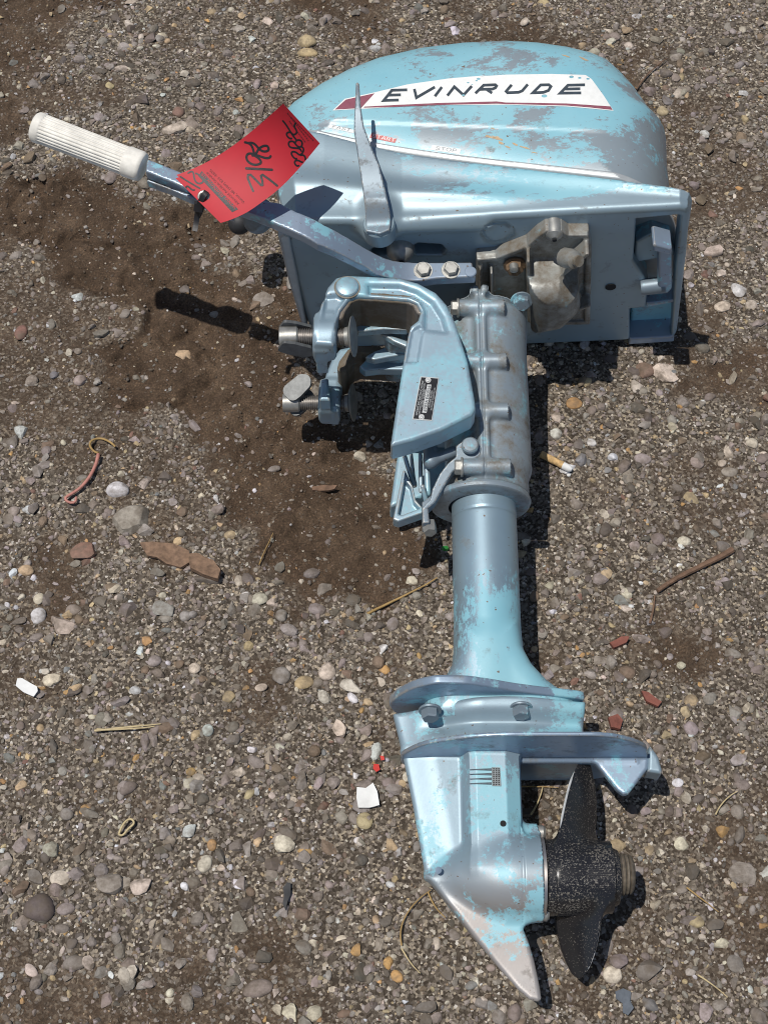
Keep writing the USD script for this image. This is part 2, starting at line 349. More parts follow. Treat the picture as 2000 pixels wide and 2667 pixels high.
# ---------------------------------------------------------------- the motor's frames
class Frame:
    """A set of axes (columns of R, in the world) at o. L: picture point on the plane z; U: on the plane y; onto: on a surface z(x, y)."""
    def __init__(s, R, o): s.R, s.o, s.e = R, np.asarray(o, float), R.T @ (EYE - np.asarray(o, float))
    def L(s, px, py, z=0.0):
        d = ray(px, py) @ s.R; return s.e + d * ((np.asarray(z, float) - s.e[2]) / d[..., 2])[..., None]
    def U(s, px, py, y=0.0):
        d = ray(px, py) @ s.R; return s.e + d * ((np.asarray(y, float) - s.e[1]) / d[..., 1])[..., None]
    def lp(s, pts, z=0.0): p = np.asarray(pts, float); return s.L(p[:, 0], p[:, 1], z)[:, :2]
    def up(s, pts, y): p = np.asarray(pts, float); return s.U(p[:, 0], p[:, 1], y)[:, [0, 2]]
    def onto(s, pts, zf, n=7):
        p = np.asarray(pts, float); z = np.full(len(p), 0.08)
        for _ in range(n):
            q = s.L(p[:, 0], p[:, 1], z); z = zf(q[:, 0], q[:, 1])
        q[:, 2] = z; return q
    def out(s, v): return (np.asarray(v) @ s.R.T + s.o - ORG) @ ROT           # into the motor's own frame
    def mesh(s, m):
        if isinstance(m, tuple):
            return (s.out(m[0]), m[1], m[2] @ s.R.T @ ROT) if len(m) == 3 else (s.out(m[0]), m[1])
        m = m.copy(); m.vertices = s.out(m.vertices); return m
MO = Frame(ROT, ORG)
RA = math.radians(5)
PH = Frame(ROT @ np.array([[math.cos(RA), 0, -math.sin(RA)], [0, 1, 0], [math.sin(RA), 0, math.cos(RA)]]), ORG)   # the powerhead is turned 5 degrees on the swivel

M4 = Gf.Matrix4d(*ROT[:, 0], 0, *ROT[:, 1], 0, *ROT[:, 2], 0, *ORG, 1)
motor = thing('outboard_motor', 'weathered light blue outboard motor with black propeller lying on its side on gravel', 'outboard motor', M4)
def part(name, mesh, m, parent=None, fr=None, smooth=30, label=None):
    return obj(name, fr.mesh(mesh) if fr else mesh, m, motor if parent is None else parent, smooth, label)

# ---- powerhead cover (the cowl)
ZC, WC, RC = -0.008, 0.121, 0.095
SIL = np.array([(736, 330), (768, 290), (845, 235), (917, 196), (989, 167), (1098, 141), (1206, 127), (1317, 122), (1396, 127), (1474, 139), (1533, 154), (1576, 174), (1615, 213), (1654, 260), (1690, 315), (1721, 362), (1731, 413), (1733, 478)], float)
q0 = PH.lp(SIL, 0.05)
tn = np.gradient(q0, axis=0); nn = np.c_[-tn[:, 1], tn[:, 0]]; nn /= np.linalg.norm(nn, axis=1, keepdims=True)
th = np.arctan(WC * 0.88 * np.clip(nn[:, 1], 0, 1) / RC)
PROF = PH.L(SIL[:, 0], SIL[:, 1], ZC + WC * np.sin(th))[:, :2] + nn * (RC * (1 - np.cos(th)))[:, None]
PROF = np.vstack([PROF, [PROF[-1, 0], 0.55], [PROF[0, 0] - 0.004, 0.66], [PROF[0, 0] - 0.004, 0.55]])
SEAM = np.array([(740, 334), (787, 343), (881, 357), (968, 380), (1062, 400), (1170, 417), (1297, 431), (1357, 437), (1513, 453), (1592, 462), (1694, 476), (1800, 494)], float)
sq = PH.lp(SEAM, ZC + WC)
sfit = np.polyfit(sq[:, 0], sq[:, 1], 3)
seam_y = lambda x: np.polyval(sfit, x)
CREASE = PH.lp(np.array([(770, 308), (953, 319), (1297, 330), (1396, 335), (1592, 339), (1698, 346)], float), ZC + WC)
cfit = np.polyfit(CREASE[:, 0], CREASE[:, 1], 2)
def cowl_raw(X, Y, Z, grow=0.0):
    d = -poly2(X, Y, PROF) + grow
    w = WC + grow + 0.0013 * sstep(Y - np.polyval(cfit, X), -0.003, 0.003) - 0.05 * np.clip(Y - 0.76, 0, 1) 
    p = 2.5
    g = (np.maximum(1 - d / RC, 0) ** p + (np.abs(Z - ZC) / w) ** p) ** (1 / p) - 1
    return g * RC
def cowl_top(x, y, grow=0.0):
    d = -poly2(x, y, PROF) + grow
    w = WC + grow + 0.0013 * sstep(y - np.polyval(cfit, x), -0.003, 0.003) - 0.05 * np.clip(y - 0.76, 0, 1)
    return ZC + w * (1 - np.clip(1 - d / RC, 0, 1) ** 2.5) ** (1 / 2.5)
cover = part('engine_cover', surf(lambda X, Y, Z: smax(cowl_raw(X, Y, Z), seam_y(X) + 0.006 - Y, 0.002), (-0.22, 0.60, -0.14), (0.26, 0.90, 0.125), 0.0026), 'cowl_paint', fr=PH)
part('trim_band', surf(lambda X, Y, Z: smax(cowl_raw(X, Y, Z, 0.003), slab(Y - seam_y(X), 0.0008, 0.0088), 0.0025), (-0.22, 0.60, -0.14), (0.26, 0.74, 0.125), 0.0015), 'trim_grey', fr=PH)

def cast_poly(px_poly, step_px=9):
    m = filled(sg.Polygon(px_poly) if not hasattr(px_poly, 'geoms') and not isinstance(px_poly, sg.Polygon) else px_poly, step_px)
    return m.vertices[:, :2], np.array(m.faces)
def decal(name, poly, m, parent, lift, thick=0.00012, zf=cowl_top, fr=PH, step=9):
    uv, f = cast_poly(poly, step)
    q = fr.onto(uv, zf); q[:, 2] += lift
    f2 = f[:, ::-1] if np.cross(q[f[0, 1]] - q[f[0, 0]], q[f[0, 2]] - q[f[0, 0]])[2] < 0 else f
    return part(name, sheet(q, f2, thick), m, parent, fr, smooth=40)
# decal: white blade with maroon edge and lettering
def c1(*p): return [(700 + x * 600 / 1659, 80 + y * 600 / 1659) for x, y in p]
def c2(*p): return [(1200 + x * 650 / 1659, 80 + y * 650 / 1659) for x, y in p]
white = sg.Polygon(c1((460, 572), (548, 488), (770, 440), (1000, 384), (1300, 341), (1600, 316)) + c2((120, 302), (300, 290), (600, 285), (830, 292), (870, 320), (950, 430), (1015, 530), (850, 514), (700, 501), (300, 490), (0, 492)) + c1((1200, 532), (900, 548)))
maroon = sg.Polygon(c1((476, 566), (555, 495), (762, 449), (664, 556)))
stripe = sg.Polygon(c1((684, 553), (690, 545), (900, 534), (1200, 520), (1640, 508)) + c2((300, 476), (700, 482), (995, 502), (1008, 525), (850, 508), (700, 496), (300, 486)) + c1((1640, 524), (1200, 534), (900, 548)))
chips = [sg.Point(*c2(pt)[0]).buffer(r) for pt, r in (((735, 305), 4), ((790, 312), 3), ((845, 318), 3), ((75, 355), 1.5), ((105, 330), 2.2), ((555, 432), 5))] + [sg.Point(*c1(pt)[0]).buffer(r) for pt, r in (((1510, 345), 3.5), ((1435, 372), 2.2), ((1400, 462), 3))]
chip = shapely.union_all([affinity.scale(affinity.rotate(c, 20 * i), 1.5, 0.8) for i, c in enumerate(chips)])
decal('name_decal', white.difference(chip), 'decal_white', cover, 0.0002)
decal('decal_wedge', maroon, 'decal_maroon', cover, 0.0004)
decal('decal_stripe', stripe, 'decal_maroon', cover, 0.0004)
# hand drawn italic capitals on a 0..1 box, stroke by stroke
GL = {'E': [[(1, 1), (0, 1), (0, 0), (1, 0)], [(0, .52), (.85, .52)]], 'V': [[(0, 1), (.36, 0), (1, 1)]], 'I': [[(0, 0), (0, 1)]],
      'N': [[(0, 0), (0, 1), (1, 0), (1, 1)]], 'R': [[(0, 0), (0, 1), (.85, 1), (1, .85), (1, .62), (.85, .48), (0, .48)], [(.45, .48), (1, 0)]],
      'U': [[(0, 1), (0, .18), (.16, 0), (.84, 0), (1, .18), (1, 1)]], 'D': [[(0, 0), (0, 1), (.72, 1), (1, .76), (1, .24), (.72, 0), (0, 0)]]}
quads = [('E', c1((828, 501), (936, 498), (997, 424), (886, 428))), ('V', c1((1032, 482), (1118, 479), (1196, 404), (1048, 418))), ('I', c1((1196, 471), (1216, 471), (1266, 404), (1246, 404))),
         ('N', c1((1286, 466), (1402, 462), (1462, 397), (1336, 402))), ('R', c2((97, 415), (208, 413), (243, 357), (152, 361))), ('U', c2((293, 411), (400, 408), (445, 355), (338, 358))),
         ('D', c2((479, 411), (575, 408), (606, 357), (531, 359))), ('E', c2((660, 414), (800, 412), (825, 358), (712, 361)))]
for ch, q in quads:
    q = np.array(q); mp = lambda p: (q[0] * (1 - p[0]) + q[1] * p[0]) * (1 - p[1]) + (q[3] * (1 - p[0]) + q[2] * p[0]) * p[1]
    g = shapely.union_all([sg.LineString([mp(p) for p in s]).buffer(3.6, cap_style='flat', join_style='mitre') for s in GL[ch]])
    decal('letter_' + ch.lower(), g.difference(chip), 'letter_dark', cover, 0.0004)
def px_text(s, a, b, up, bold=False):
    """Block lettering whose baseline runs from picture point a to b, capitals rising along up."""
    m = meshkit.text_mesh(s, 1.0, 0.1, bold)
    sl = m.section([0, 0, 1], [0, 0, 0.05]); pl, T = sl.to_2D(to_2D=np.array([[1, 0, 0, 0], [0, 1, 0, 0], [0, 0, 1, -0.05], [0, 0, 0, 1]]))
    g = shapely.union_all(pl.polygons_full); x0, _, x1, _ = g.bounds
    a, b, up = np.array(a, float), np.array(b, float), np.array(up, float); e = (b - a) / (x1 - x0)
    return affinity.affine_transform(g, [e[0], up[0], e[1], up[1], a[0] - e[0] * x0, a[1] - e[1] * x0])
for word, bg, ink, quad, ta, tb, tu in (('FAST', 'decal_white', 'letter_grey', [(425, 695), (440, 672), (612, 712), (612, 735)], (455, 697), (585, 724), (10, -20)),
                                      ('START', 'decal_red', 'decal_white', [(726, 768), (740, 736), (922, 775), (908, 806)], (742, 766), (905, 800), (9, -24)),
                                      ('STOP', 'decal_white', 'letter_grey', [(1165, 855), (1178, 822), (1386, 850), (1372, 888)], (1198, 855), (1348, 874), (8, -24))):
    decal('speed_label', c1(*quad), bg, cover, 0.0002)
    u = np.array(c1(tu)[0]) - np.array(c1((0, 0))[0])
    decal('label_text', px_text(word, c1(ta)[0], c1(tb)[0], u), ink, cover, 0.0004, step=6)
# tan scuffs where filler shows through
RS = np.random.default_rng(5)
for cx, cy, w_, h_, a_ in ((190, 705, 45, 9, 12), (240, 712, 40, 12, 20), (265, 745, 22, 12, 30), (310, 770, 25, 6, 20), (360, 752, 28, 7, 25), (430, 775, 40, 6, 18), (490, 808, 22, 5, 10), (700, 165, 40, 5, 15), (820, 185, 40, 6, 25), (210, 648, 24, 5, 15)):
    t_ = np.linspace(0, 2 * PI, 14, endpoint=False); r_ = RS.uniform(0.5, 1.15, 14)
    P_ = affinity.rotate(sg.Polygon(np.c_[np.cos(t_) * r_ * w_ * 0.392, np.sin(t_) * r_ * h_ * 0.392]), a_)
    decal('paint_scuff', affinity.translate(P_, *c2((cx, cy))[0]), 'scuff_tan', cover, 0.0001)

# ---- lower pan
YB = 0.593
OUT = np.array([(-0.172, -0.085), (-0.150, -0.118), (-0.115, -0.128), (0.16, -0.130), (0.2155, -0.127), (0.2175, -0.12), (0.2115, 0.099), (0.2085, 0.108), (0.200, 0.111), (-0.06, 0.109), (-0.135, 0.116), (-0.160, 0.115), (-0.1735, 0.105), (-0.176, 0.02)])
def relief(X, Y):
    s = (Y - YB) / (seam_y(X) - YB)
    fade = 1 - 0.97 * sstep(X, -0.04, 0.10)
    return 0.0035 * np.exp(-((s - 0.98) / 0.28) ** 2) + 0.0058 * fade * np.exp(-((s - 0.40) / 0.15) ** 2) - 0.001 * sstep(X, 0.1, 0.2) - 0.001 * s
BOSS = PH.U(985, 600, YB - 0.004)
RIB0, RIB1 = PH.U(1015, 592, YB)[[0, 2]], PH.U(1262, 585, YB)[[0, 2]]
CUT = dict(big=PH.up([(1657, 570), (1771, 560), (1757, 690), (1752, 800), (1748, 875), (1640, 888), (1640, 805), (1682, 800), (1688, 735), (1650, 676)], YB),
           s1=PH.up([(1078, 640), (1088, 633), (1150, 637), (1162, 650), (1150, 664), (1085, 664), (1074, 655)], YB), s2=PH.up([(968, 650), (985, 640), (1008, 645), (1008, 668), (968, 668)], YB))
HX = PH.up([(1257, 590), (1270, 580), (1316, 579), (1332, 590), (1336, 608), (1312, 624), (1290, 631), (1268, 624), (1255, 606)], YB)
def pan(X, Y, Z):
    e = np.where(Z > 0, relief(X, Y), 0.004 * sstep(Y, YB, 0.66))
    o = poly2(X, Z - np.clip(Z / 0.1, -1, 1) * 0, OUT) 
    o = o - e * sstep(Z, 0.02, 0.09) - 0.001 * sstep(Y, YB, 0.66)
    f = ext(o, slab(Y, YB, 0.80), 0.006)
    f = smax(f, Y - seam_y(X), 0.002)
    f = smin(f, caps(X, Y, Z, (BOSS[0], YB + 0.016, 0.100), (BOSS[0], YB - 0.002, 0.100), 0.0165), 0.012)
    f = smin(f, caps(X, Y, Z, (RIB0[0], YB + 0.001, RIB0[1]), (RIB1[0], YB + 0.001, RIB1[1]), 0.005), 0.01)
    f = smax(f, -ext(poly2(X, Z, CUT['big']), slab(Y, YB - 0.03, YB + 0.034), 0.002), 0.003)
    for k in ('s1', 's2'): f = smax(f, -ext(poly2(X, Z, CUT[k]), slab(Y, YB - 0.03, YB + 0.02), 0.001), 0.002)
    hx = poly2(X, Z, HX)
    f = f + 0.0016 * np.exp(-(hx / 0.0016) ** 2) * sstep(Y, YB + 0.008, YB + 0.003)
    # front underside: the sheet stops behind a rim
    return f
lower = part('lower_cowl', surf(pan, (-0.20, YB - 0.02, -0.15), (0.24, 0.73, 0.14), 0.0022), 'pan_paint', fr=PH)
# the front cover plate, a pale strip down the pan's nose
part('front_plate', surf(lambda X, Y, Z: ext(poly2(X, Z, [(-0.1785, -0.075), (-0.1745, -0.08), (-0.1705, 0.02), (-0.1685, 0.098), (-0.1735, 0.1035), (-0.1795, 0.098), (-0.1805, 0.02)]), slab(Y, YB - 0.003, 0.66), 0.002), (-0.19, YB - 0.01, -0.09), (-0.16, 0.67, 0.115), 0.0016), 'trim_grey', fr=PH)
# things in the rear recess: shelf, stop block, carrying latch
def ppx(pts, y): return PH.up(pts, y)
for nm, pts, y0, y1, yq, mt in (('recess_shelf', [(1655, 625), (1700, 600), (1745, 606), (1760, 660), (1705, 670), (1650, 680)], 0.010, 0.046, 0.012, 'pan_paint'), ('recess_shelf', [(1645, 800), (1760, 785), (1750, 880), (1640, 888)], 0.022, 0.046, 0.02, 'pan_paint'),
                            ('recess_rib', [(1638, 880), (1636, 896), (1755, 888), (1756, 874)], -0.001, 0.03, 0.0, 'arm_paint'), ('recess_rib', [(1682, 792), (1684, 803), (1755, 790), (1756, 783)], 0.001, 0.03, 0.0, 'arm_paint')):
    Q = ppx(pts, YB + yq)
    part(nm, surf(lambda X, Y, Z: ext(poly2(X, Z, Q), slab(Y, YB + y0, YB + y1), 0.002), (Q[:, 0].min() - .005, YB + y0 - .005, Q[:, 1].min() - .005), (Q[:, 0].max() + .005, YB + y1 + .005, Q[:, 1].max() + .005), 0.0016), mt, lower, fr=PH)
la = PH.U(1701, 630, YB - 0.006)[[0, 2]]
latch = part('latch', surf(lambda X, Y, Z: np.minimum(ext(poly2(X, Z, ppx([(1712, 638), (1748, 628), (1748, 745), (1738, 756), (1712, 752)], YB - 0.006)), slab(Y, YB - 0.010, YB - 0.001), 0.0025),
      ext(poly2(X, Z, ppx([(1698, 622), (1704, 618), (1748, 630), (1748, 640), (1742, 646), (1700, 636)], YB - 0.016)), slab(Y, YB - 0.024, YB - 0.001), 0.0025)), (0.15, YB - 0.04, -0.04), (0.23, YB + 0.006, 0.10), 0.0015), 'arm_paint', fr=PH)
c = PH.U(1700, 744, YB - 0.004); part('latch_pin', lathe([(0, -0.012), (0.0075, -0.012), (0.0085, -0.009), (0.0085, 0.012), (0, 0.012)], c, (1, 0, 0.1), 20), 'lever_paint', latch, PH)
part('drain_hole', lathe([(0, 0.0), (0.0055, 0.0), (0.0055, 0.0008), (0, 0.0008)], PH.U(1590, 746, YB - 0.0004), (0, -1, 0), 14), 'hole_dark', lower, PH)
# ball headed stud under the pan, rubber mount stud further aft
def stud(px, py, r, yoff):
    c = PH.U(px, py, YB - yoff)
    b = part('mount_stud', lathe([(0, 0.03), (r * 0.8, 0.03), (r * 0.86, 0.014), (r * 1.08, 0.012), (r * 1.1, 0.004), (r, -0.003), (r * 0.72, -r * 0.62), (r * 0.38, -r * 0.88), (0, -r * 0.9)][::-1], c, (0, 1, 0.0), 28), 'zinc', fr=PH)
    part('stud_hole', lathe([(0, 0), (r * 0.28, 0), (r * 0.28, 0.0012), (0, 0.0012)], c + (0, -r * 0.9, -r * 0.1), (0, -1, 0), 12), 'hole_dark', b, PH)
stud(1043, 655, 0.0125, 0.004); stud(1443, 606, 0.0078, 0.012)
# ---- dirty adapter casting under the pan
def U_(pts, y): return PH.up(pts, y)
AP = U_([(1242, 668), (1290, 664), (1372, 632), (1400, 606), (1422, 592), (1462, 592), (1480, 604), (1533, 604), (1540, 640), (1536, 838), (1390, 842), (1378, 800), (1240, 800)], YB - 0.010)
BODY = np.array([(0.058, 0.050), (0.088, 0.050), (0.106, 0.034), (0.109, 0.004), (0.094, -0.024), (0.060, -0.034)])
def adapter(X, Y, Z):
    f = ext(poly2(X, Z, AP), slab(Y, YB - 0.010, YB + 0.004), 0.003)
    rim = ext(np.abs(poly2(X, Z, AP) + 0.003) - 0.003, slab(Y, YB - 0.0135, YB), 0.0015)
    f = smin(f, rim, 0.002)
    b = ext(poly2(X, Z, BODY), slab(Y, YB - 0.052, YB), 0.018)
    f = smin(f, b, 0.010)
    for pts, y0 in (([(1248, 690), (1252, 690), (1256, 795), (1250, 795)], 0.02), ([(1276, 690), (1283, 690), (1285, 795), (1278, 795)], 0.022), ([(1370, 640), (1378, 640), (1380, 800), (1372, 800)], 0.03)):
        f = smin(f, ext(poly2(X, Z, U_(pts, YB - 0.012)), slab(Y, YB - y0, YB), 0.0015), 0.003)
    # two webs running to the corner
    for a, b2, d in (((0.088, 0.045), (0.113, 0.082), 0.03), ((0.092, -0.028), (0.118, -0.012), 0.028)):
        w = caps(X, 0 * Y, Z, (a[0], 0, a[1]), (b2[0], 0, b2[1]), 0.0022)
        f = smin(f, smax(w, slab(Y, YB - d, YB), 0.001), 0.003)
    return f
adp = part('exhaust_adapter', surf(adapter, (-0.01, YB - 0.065, -0.10), (0.15, YB + 0.012, 0.105), 0.0018), 'casting_paint', fr=PH, label='brown grimy cast adapter under the pan')
part('adapter_bolt', cat_mesh(lathe([(0, -0.006), (0.0095, -0.006), (0.0100, 0.004), (0.0085, 0.010), (0.005, 0.012), (0, 0.012)], PH.U(1480, 672, YB - 0.034), (0.55, -0.6, 0.55), 12), lathe([(0, 0), (0.0055, 0), (0.0055, 0.017), (0, 0.017)], PH.U(1480, 672, YB - 0.034), (0.55, -0.6, 0.55), 12)), 'casting_paint', adp, PH)
part('adapter_bolt', hexbolt(PH.U(1340, 690, YB - 0.013), (0, -1, 0.15), 0.0085, 0.008), 'rusty', adp, PH)
part('bolt_end', lathe([(0, 0), (0.0045, 0), (0.004, 0.006), (0, 0.0075)], PH.U(1338, 691, YB - 0.020), (0, -1, 0.15), 14), 'zinc', adp, PH)
part('adapter_bolt', hexbolt(PH.U(1484, 772, YB - 0.030), (0, -1, 0.2), 0.0085, 0.009), 'casting_paint', adp, PH)

# ---- swivel housing, split down the middle and bolted through bosses
HX0, HR = 0.013, 0.041
def housing(X, Y, Z):
    r = rad(X, Z, HX0)
    f = smax(r - HR - 0.002 * sstep(Y, 0.50, 0.55), slab(Y, 0.372, 0.550), 0.012)
    f = smin(f, smax(np.abs(X - 0.0065) - 0.0052, np.maximum(rad(X, Z, HX0) - HR - 0.0055, slab(Y, 0.366, 0.556)), 0.003), 0.005)
    cap_ = smax(smax(box(X, Y, Z, (-0.052, 0.551, -0.05), (0.062, 0.562, 0.05), 0.004), 0, 0.001), -1e3, 0.001)
    f = smin(f, cap_, 0.003)
    for py in (796, 936, 1066, 1212):
        y = L(1265, py, 0.046)[1]
        f = smin(f, np.maximum(rad(Y, Z, y, HR + 0.002) - 0.0078, slab(X, -0.014, 0.030)), 0.005)
    f = f + 0.0013 * np.exp(-((X - 0.0065) / 0.0011) ** 2) * sstep(Z, 0.02, 0.03)
    # the lower cup and its shoulder
    f = smin(f, smax(rad(X, Z, 0.0105) - 0.040, slab(Y, 0.352, 0.38), 0.004), 0.006)
    # arm towards the clamps
    f = smin(f, box(X, Y, Z, (-0.085, 0.515, -0.075), (0.0, 0.535, 0.015), 0.008), 0.012)
    f = smin(f, box(X, Y, Z, (-0.075, 0.425, -0.040), (0.0, 0.445, 0.0), 0.004), 0.008)
    return f
hs = part('swivel_housing', surf(housing, (-0.10, 0.345, -0.065), (0.07, 0.572, 0.066), 0.0018), 'housing_paint')
for py in (796, 1212):
    part('clamp_bolt', hexbolt((-0.0145, L(1205, py, 0.046)[1], 0.0425), (-1, 0, 0), 0.0072, 0.007), 'zinc', hs)
part('clamp_bolt', hexbolt(L(1358, 788, 0.03) + (0, 0.002, 0), (0, -1, 0.4), 0.0085, 0.007), 'lever_paint', hs)
# rib plates between the two clamps
def c4(*p): return [(700 + x * 600 / 1659, 480 + y * 600 / 1659) for x, y in p]
for pts, z0, th_ in ((c4((690, 1240), (760, 1200), (835, 1172), (990, 1185), (990, 1222), (880, 1238), (760, 1262)), -0.008, 0.010), (c4((650, 1310), (700, 1260), (770, 1258), (990, 1290), (990, 1335), (800, 1330), (690, 1345)), -0.028, 0.012),
                    (c4((790, 1062), (850, 1075), (1000, 1125), (1000, 1172), (900, 1130)), 0.020, 0.008), (c4((620, 985), (700, 975), (900, 1010), (1000, 1020), (1000, 1045), (830, 1040), (640, 1060)), 0.034, 0.010)):
    Q = lp(pts, z0)
    part('swivel_rib', surf(lambda X, Y, Z: ext(poly2(X, Y, Q), slab(Z, z0 - th_, z0), 0.0015), (Q[:, 0].min() - .005, Q[:, 1].min() - .005, z0 - th_ - .005), (Q[:, 0].max() + .005, Q[:, 1].max() + .005, z0 + .005), 0.0016), 'clamp_paint', hs)
# ---- flange, leg tube, exhaust foot
part('swivel_flange', lathe([(0.030, 0.004), (0.044, 0.004), (0.0465, 0.0025), (0.0475, 0), (0.0465, -0.0025), (0.044, -0.004), (0.030, -0.0045)][::-1], (0.0045, 0.3475, 0), (0, 1, 0), 72), 'housing_paint')
def foot(X, Y, Z):
    f = smax(rad(X, Z, 0.0075) - 0.0302, slab(Y, 0.16, 0.36), 0.002)
    P = lp([(1190, 1640), (1186, 1700), (1178, 1740), (1150, 1790), (1105, 1840), (1120, 1900), (1490, 1900), (1512, 1846), (1471, 1815), (1420, 1783), (1381, 1744), (1357, 1701), (1348, 1660), (1340, 1640)])
    t = 0.0302 - 0.010 * sstep(np.abs(X - 0.0075), 0.03, 0.085)
    g = smax(poly2(X, Y, P), np.abs(Z) - t, 0.02)
    f = smin(f, g, 0.006)
    # ring lines round the tube
    f = f + 0.0006 * np.exp(-((Y - 0.3305) / 0.0012) ** 2) 
    return f
lg = part('exhaust_leg', surf(foot, (-0.06, 0.135, -0.04), (0.10, 0.35, 0.04), 0.0019), 'tube_paint')
def leaf(x0, x1, w, xm, p=2.0):
    """A pointed oval plan in x, z: half width at x."""
    return lambda X: w * np.where(X < xm, np.maximum(1 - (np.clip((xm - X) / (xm - x0), 0, 1)) ** p, 0), np.maximum(1 - (np.clip((X - xm) / (x1 - xm), 0, 1)) ** 4, 0)) ** (0.6)
from scipy.interpolate import PchipInterpolator
def pch(X, a, b): return PchipInterpolator(a, b)(np.clip(X, a[0], a[-1]))
fx0, fx1 = L(1014, 1832, 0)[0], L(1517, 1850, 0)[0]
FY = 0.1575
fw = lambda X: pch(X, [-0.0815, -0.080, -0.0727, -0.0576, -0.0387, -0.0195, 0.0, 0.027, 0.054, 0.080, 0.0905, 0.092], [0, 0.008, 0.029, 0.053, 0.064, 0.063, 0.056, 0.042, 0.031, 0.022, 0.014, 0])
part('foot_flange', surf(lambda X, Y, Z: smax(np.maximum(np.abs(Z) - fw(X), np.maximum(fx0 - X, X - fx1)) * 0.8, slab(Y, FY - 0.0075, FY + 0.0005), 0.002), (fx0 - .006, FY - .015, -0.072), (fx1 + .006, FY + .01, 0.072), 0.0017), 'plate_paint', lg)
# ---- gearcase
PLY = 0.1035
LEAD = lp([(1022, 1856), (1048, 1967), (1075, 2100), (1103, 2261), (1110, 2290)])
NOSE = float(np.interp(0, -LEAD[:, 1], LEAD[:, 0])) + 0.003
def gear(X, Y, Z):
    lead_x = np.interp(-Y, -LEAD[:, 1], LEAD[:, 0])
    back = L(1352, 2100, 0)[0]
    s = np.clip((X - lead_x) / 0.10, 0, 1)
    # thin web from the leading edge, then the thick column round the drive shaft
    web_t = 0.003 + 0.0060 * sstep(s, -0.05, 0.30)
    web_ = smax(smax(lead_x - X, X - back, 0.002) * 0.95, np.abs(Z) - web_t, 0.004)
    web_ = np.maximum(web_, slab(Y, 0.0, PLY + 0.004))
    col = np.maximum(ext(poly2(X, Z, [(-0.0185, -0.012), (-0.0135, -0.025), (-0.008, -0.027), (0.018, -0.027), (0.030, -0.018), (0.032, 0), (0.030, 0.018), (0.018, 0.027), (-0.008, 0.027), (-0.0135, 0.025), (-0.0185, 0.012)]), slab(Y, 0.0, PLY + 0.004), 0.004), -1)
    f = smin(web_, col, 0.004)
    # torpedo
    tx = np.clip((X - NOSE) / 0.072, 0, 1.35)
    R_ = 0.0355 * np.sin(PI / 2 * np.clip(tx, 0, 1)) ** 0.85 + 0.0005
    tor = np.maximum(rad(Y, Z) - R_, np.maximum(NOSE - X, X - 0.0452))
    f = smin(f, tor, 0.008)
    # skeg
    SK = lp([(1112, 2285), (1160, 2350), (1230, 2440), (1300, 2525), (1348, 2580), (1378, 2606), (1402, 2612), (1411, 2604), (1404, 2560), (1390, 2500), (1374, 2450), (1362, 2425), (1366, 2412), (1378, 2400), (1300, 2300)])
    st = 0.0026 + 0.0065 * sstep(Y, -0.085, -0.02) 
    f = smin(f, smax(poly2(X, Y, SK), np.abs(Z) - st, 0.004), 0.007)
    # rear bearing bosses for the two screws
    for px, py in ((1385, 2172), (1395, 2378)):
        c_ = L(px, py, 0.0); f = smin(f, np.maximum(rad(Y, Z, c_[1], 0.004) - 0.0075, slab(X, 0.018, 0.0445)), 0.006)
    # head above the plate
    HD = lp([(1023, 1862), (1048, 1965), (1350, 1985), (1512, 1960), (1516, 1850), (1300, 1840)])
    ht = 0.006 + 0.031 * sstep(X, fx0 + 0.002, 0.0) + 0.0 * Y
    ht = ht - 0.010 * sstep(X, 0.03, 0.09) - 0.010 * np.exp(-((Y - 0.1265) / 0.008) ** 2) * sstep(X, -0.06, -0.03)
    hd = smax(smax(poly2(X, Y, HD), np.abs(Z) - ht, 0.005), slab(Y, PLY, FY - 0.008), 0.004)
    f = smin(f, hd, 0.006)
    # bearing joint line and the two flats where the screws sit
    f = f + 0.0007 * np.exp(-((X - 0.029) / 0.0007) ** 2) * sstep(Y, 0.05, 0.04) * sstep(Y, -0.042, -0.036)
    return f
gc = part('gearcase', surf(gear, (-0.085, -0.112, -0.045), (0.10, 0.152, 0.045), 0.0018), 'gear_paint')
for px, py in ((1120, 1862), (1357, 1856)):
    q = L(px, py, 0.033); part('gearcase_bolt', hexbolt((q[0], q[1] + 0.004, 0.033), (0, -1, 0.25), 0.0078, 0.009), 'lever_paint', gc)
for px, py in ((1392, 2170), (1402, 2380)):
    q = L(px, py, 0.004); part('bearing_screw', lathe([(0, -0.006), (0.0062, -0.006), (0.0064, 0.0035), (0.005, 0.0055), (0, 0.006)], (0.0455, q[1], 0.004), (1, 0, 0), 18), 'zinc', gc)
part('fill_screw', lathe([(0, 0), (0.0022, 0), (0.0030, 0.0004), (0.0030, 0.0008), (0, 0.0005)], L(1143, 2268, 0.0185), (-0.6, 0, 1), 18), 'plate_paint', gc)
part('vent_hole', lathe([(0, 0), (0.0026, 0), (0.0026, 0.0009), (0, 0.0009)], L(1310, 2146, 0.0272), (0, 0, 1), 14), 'hole_dark', gc)
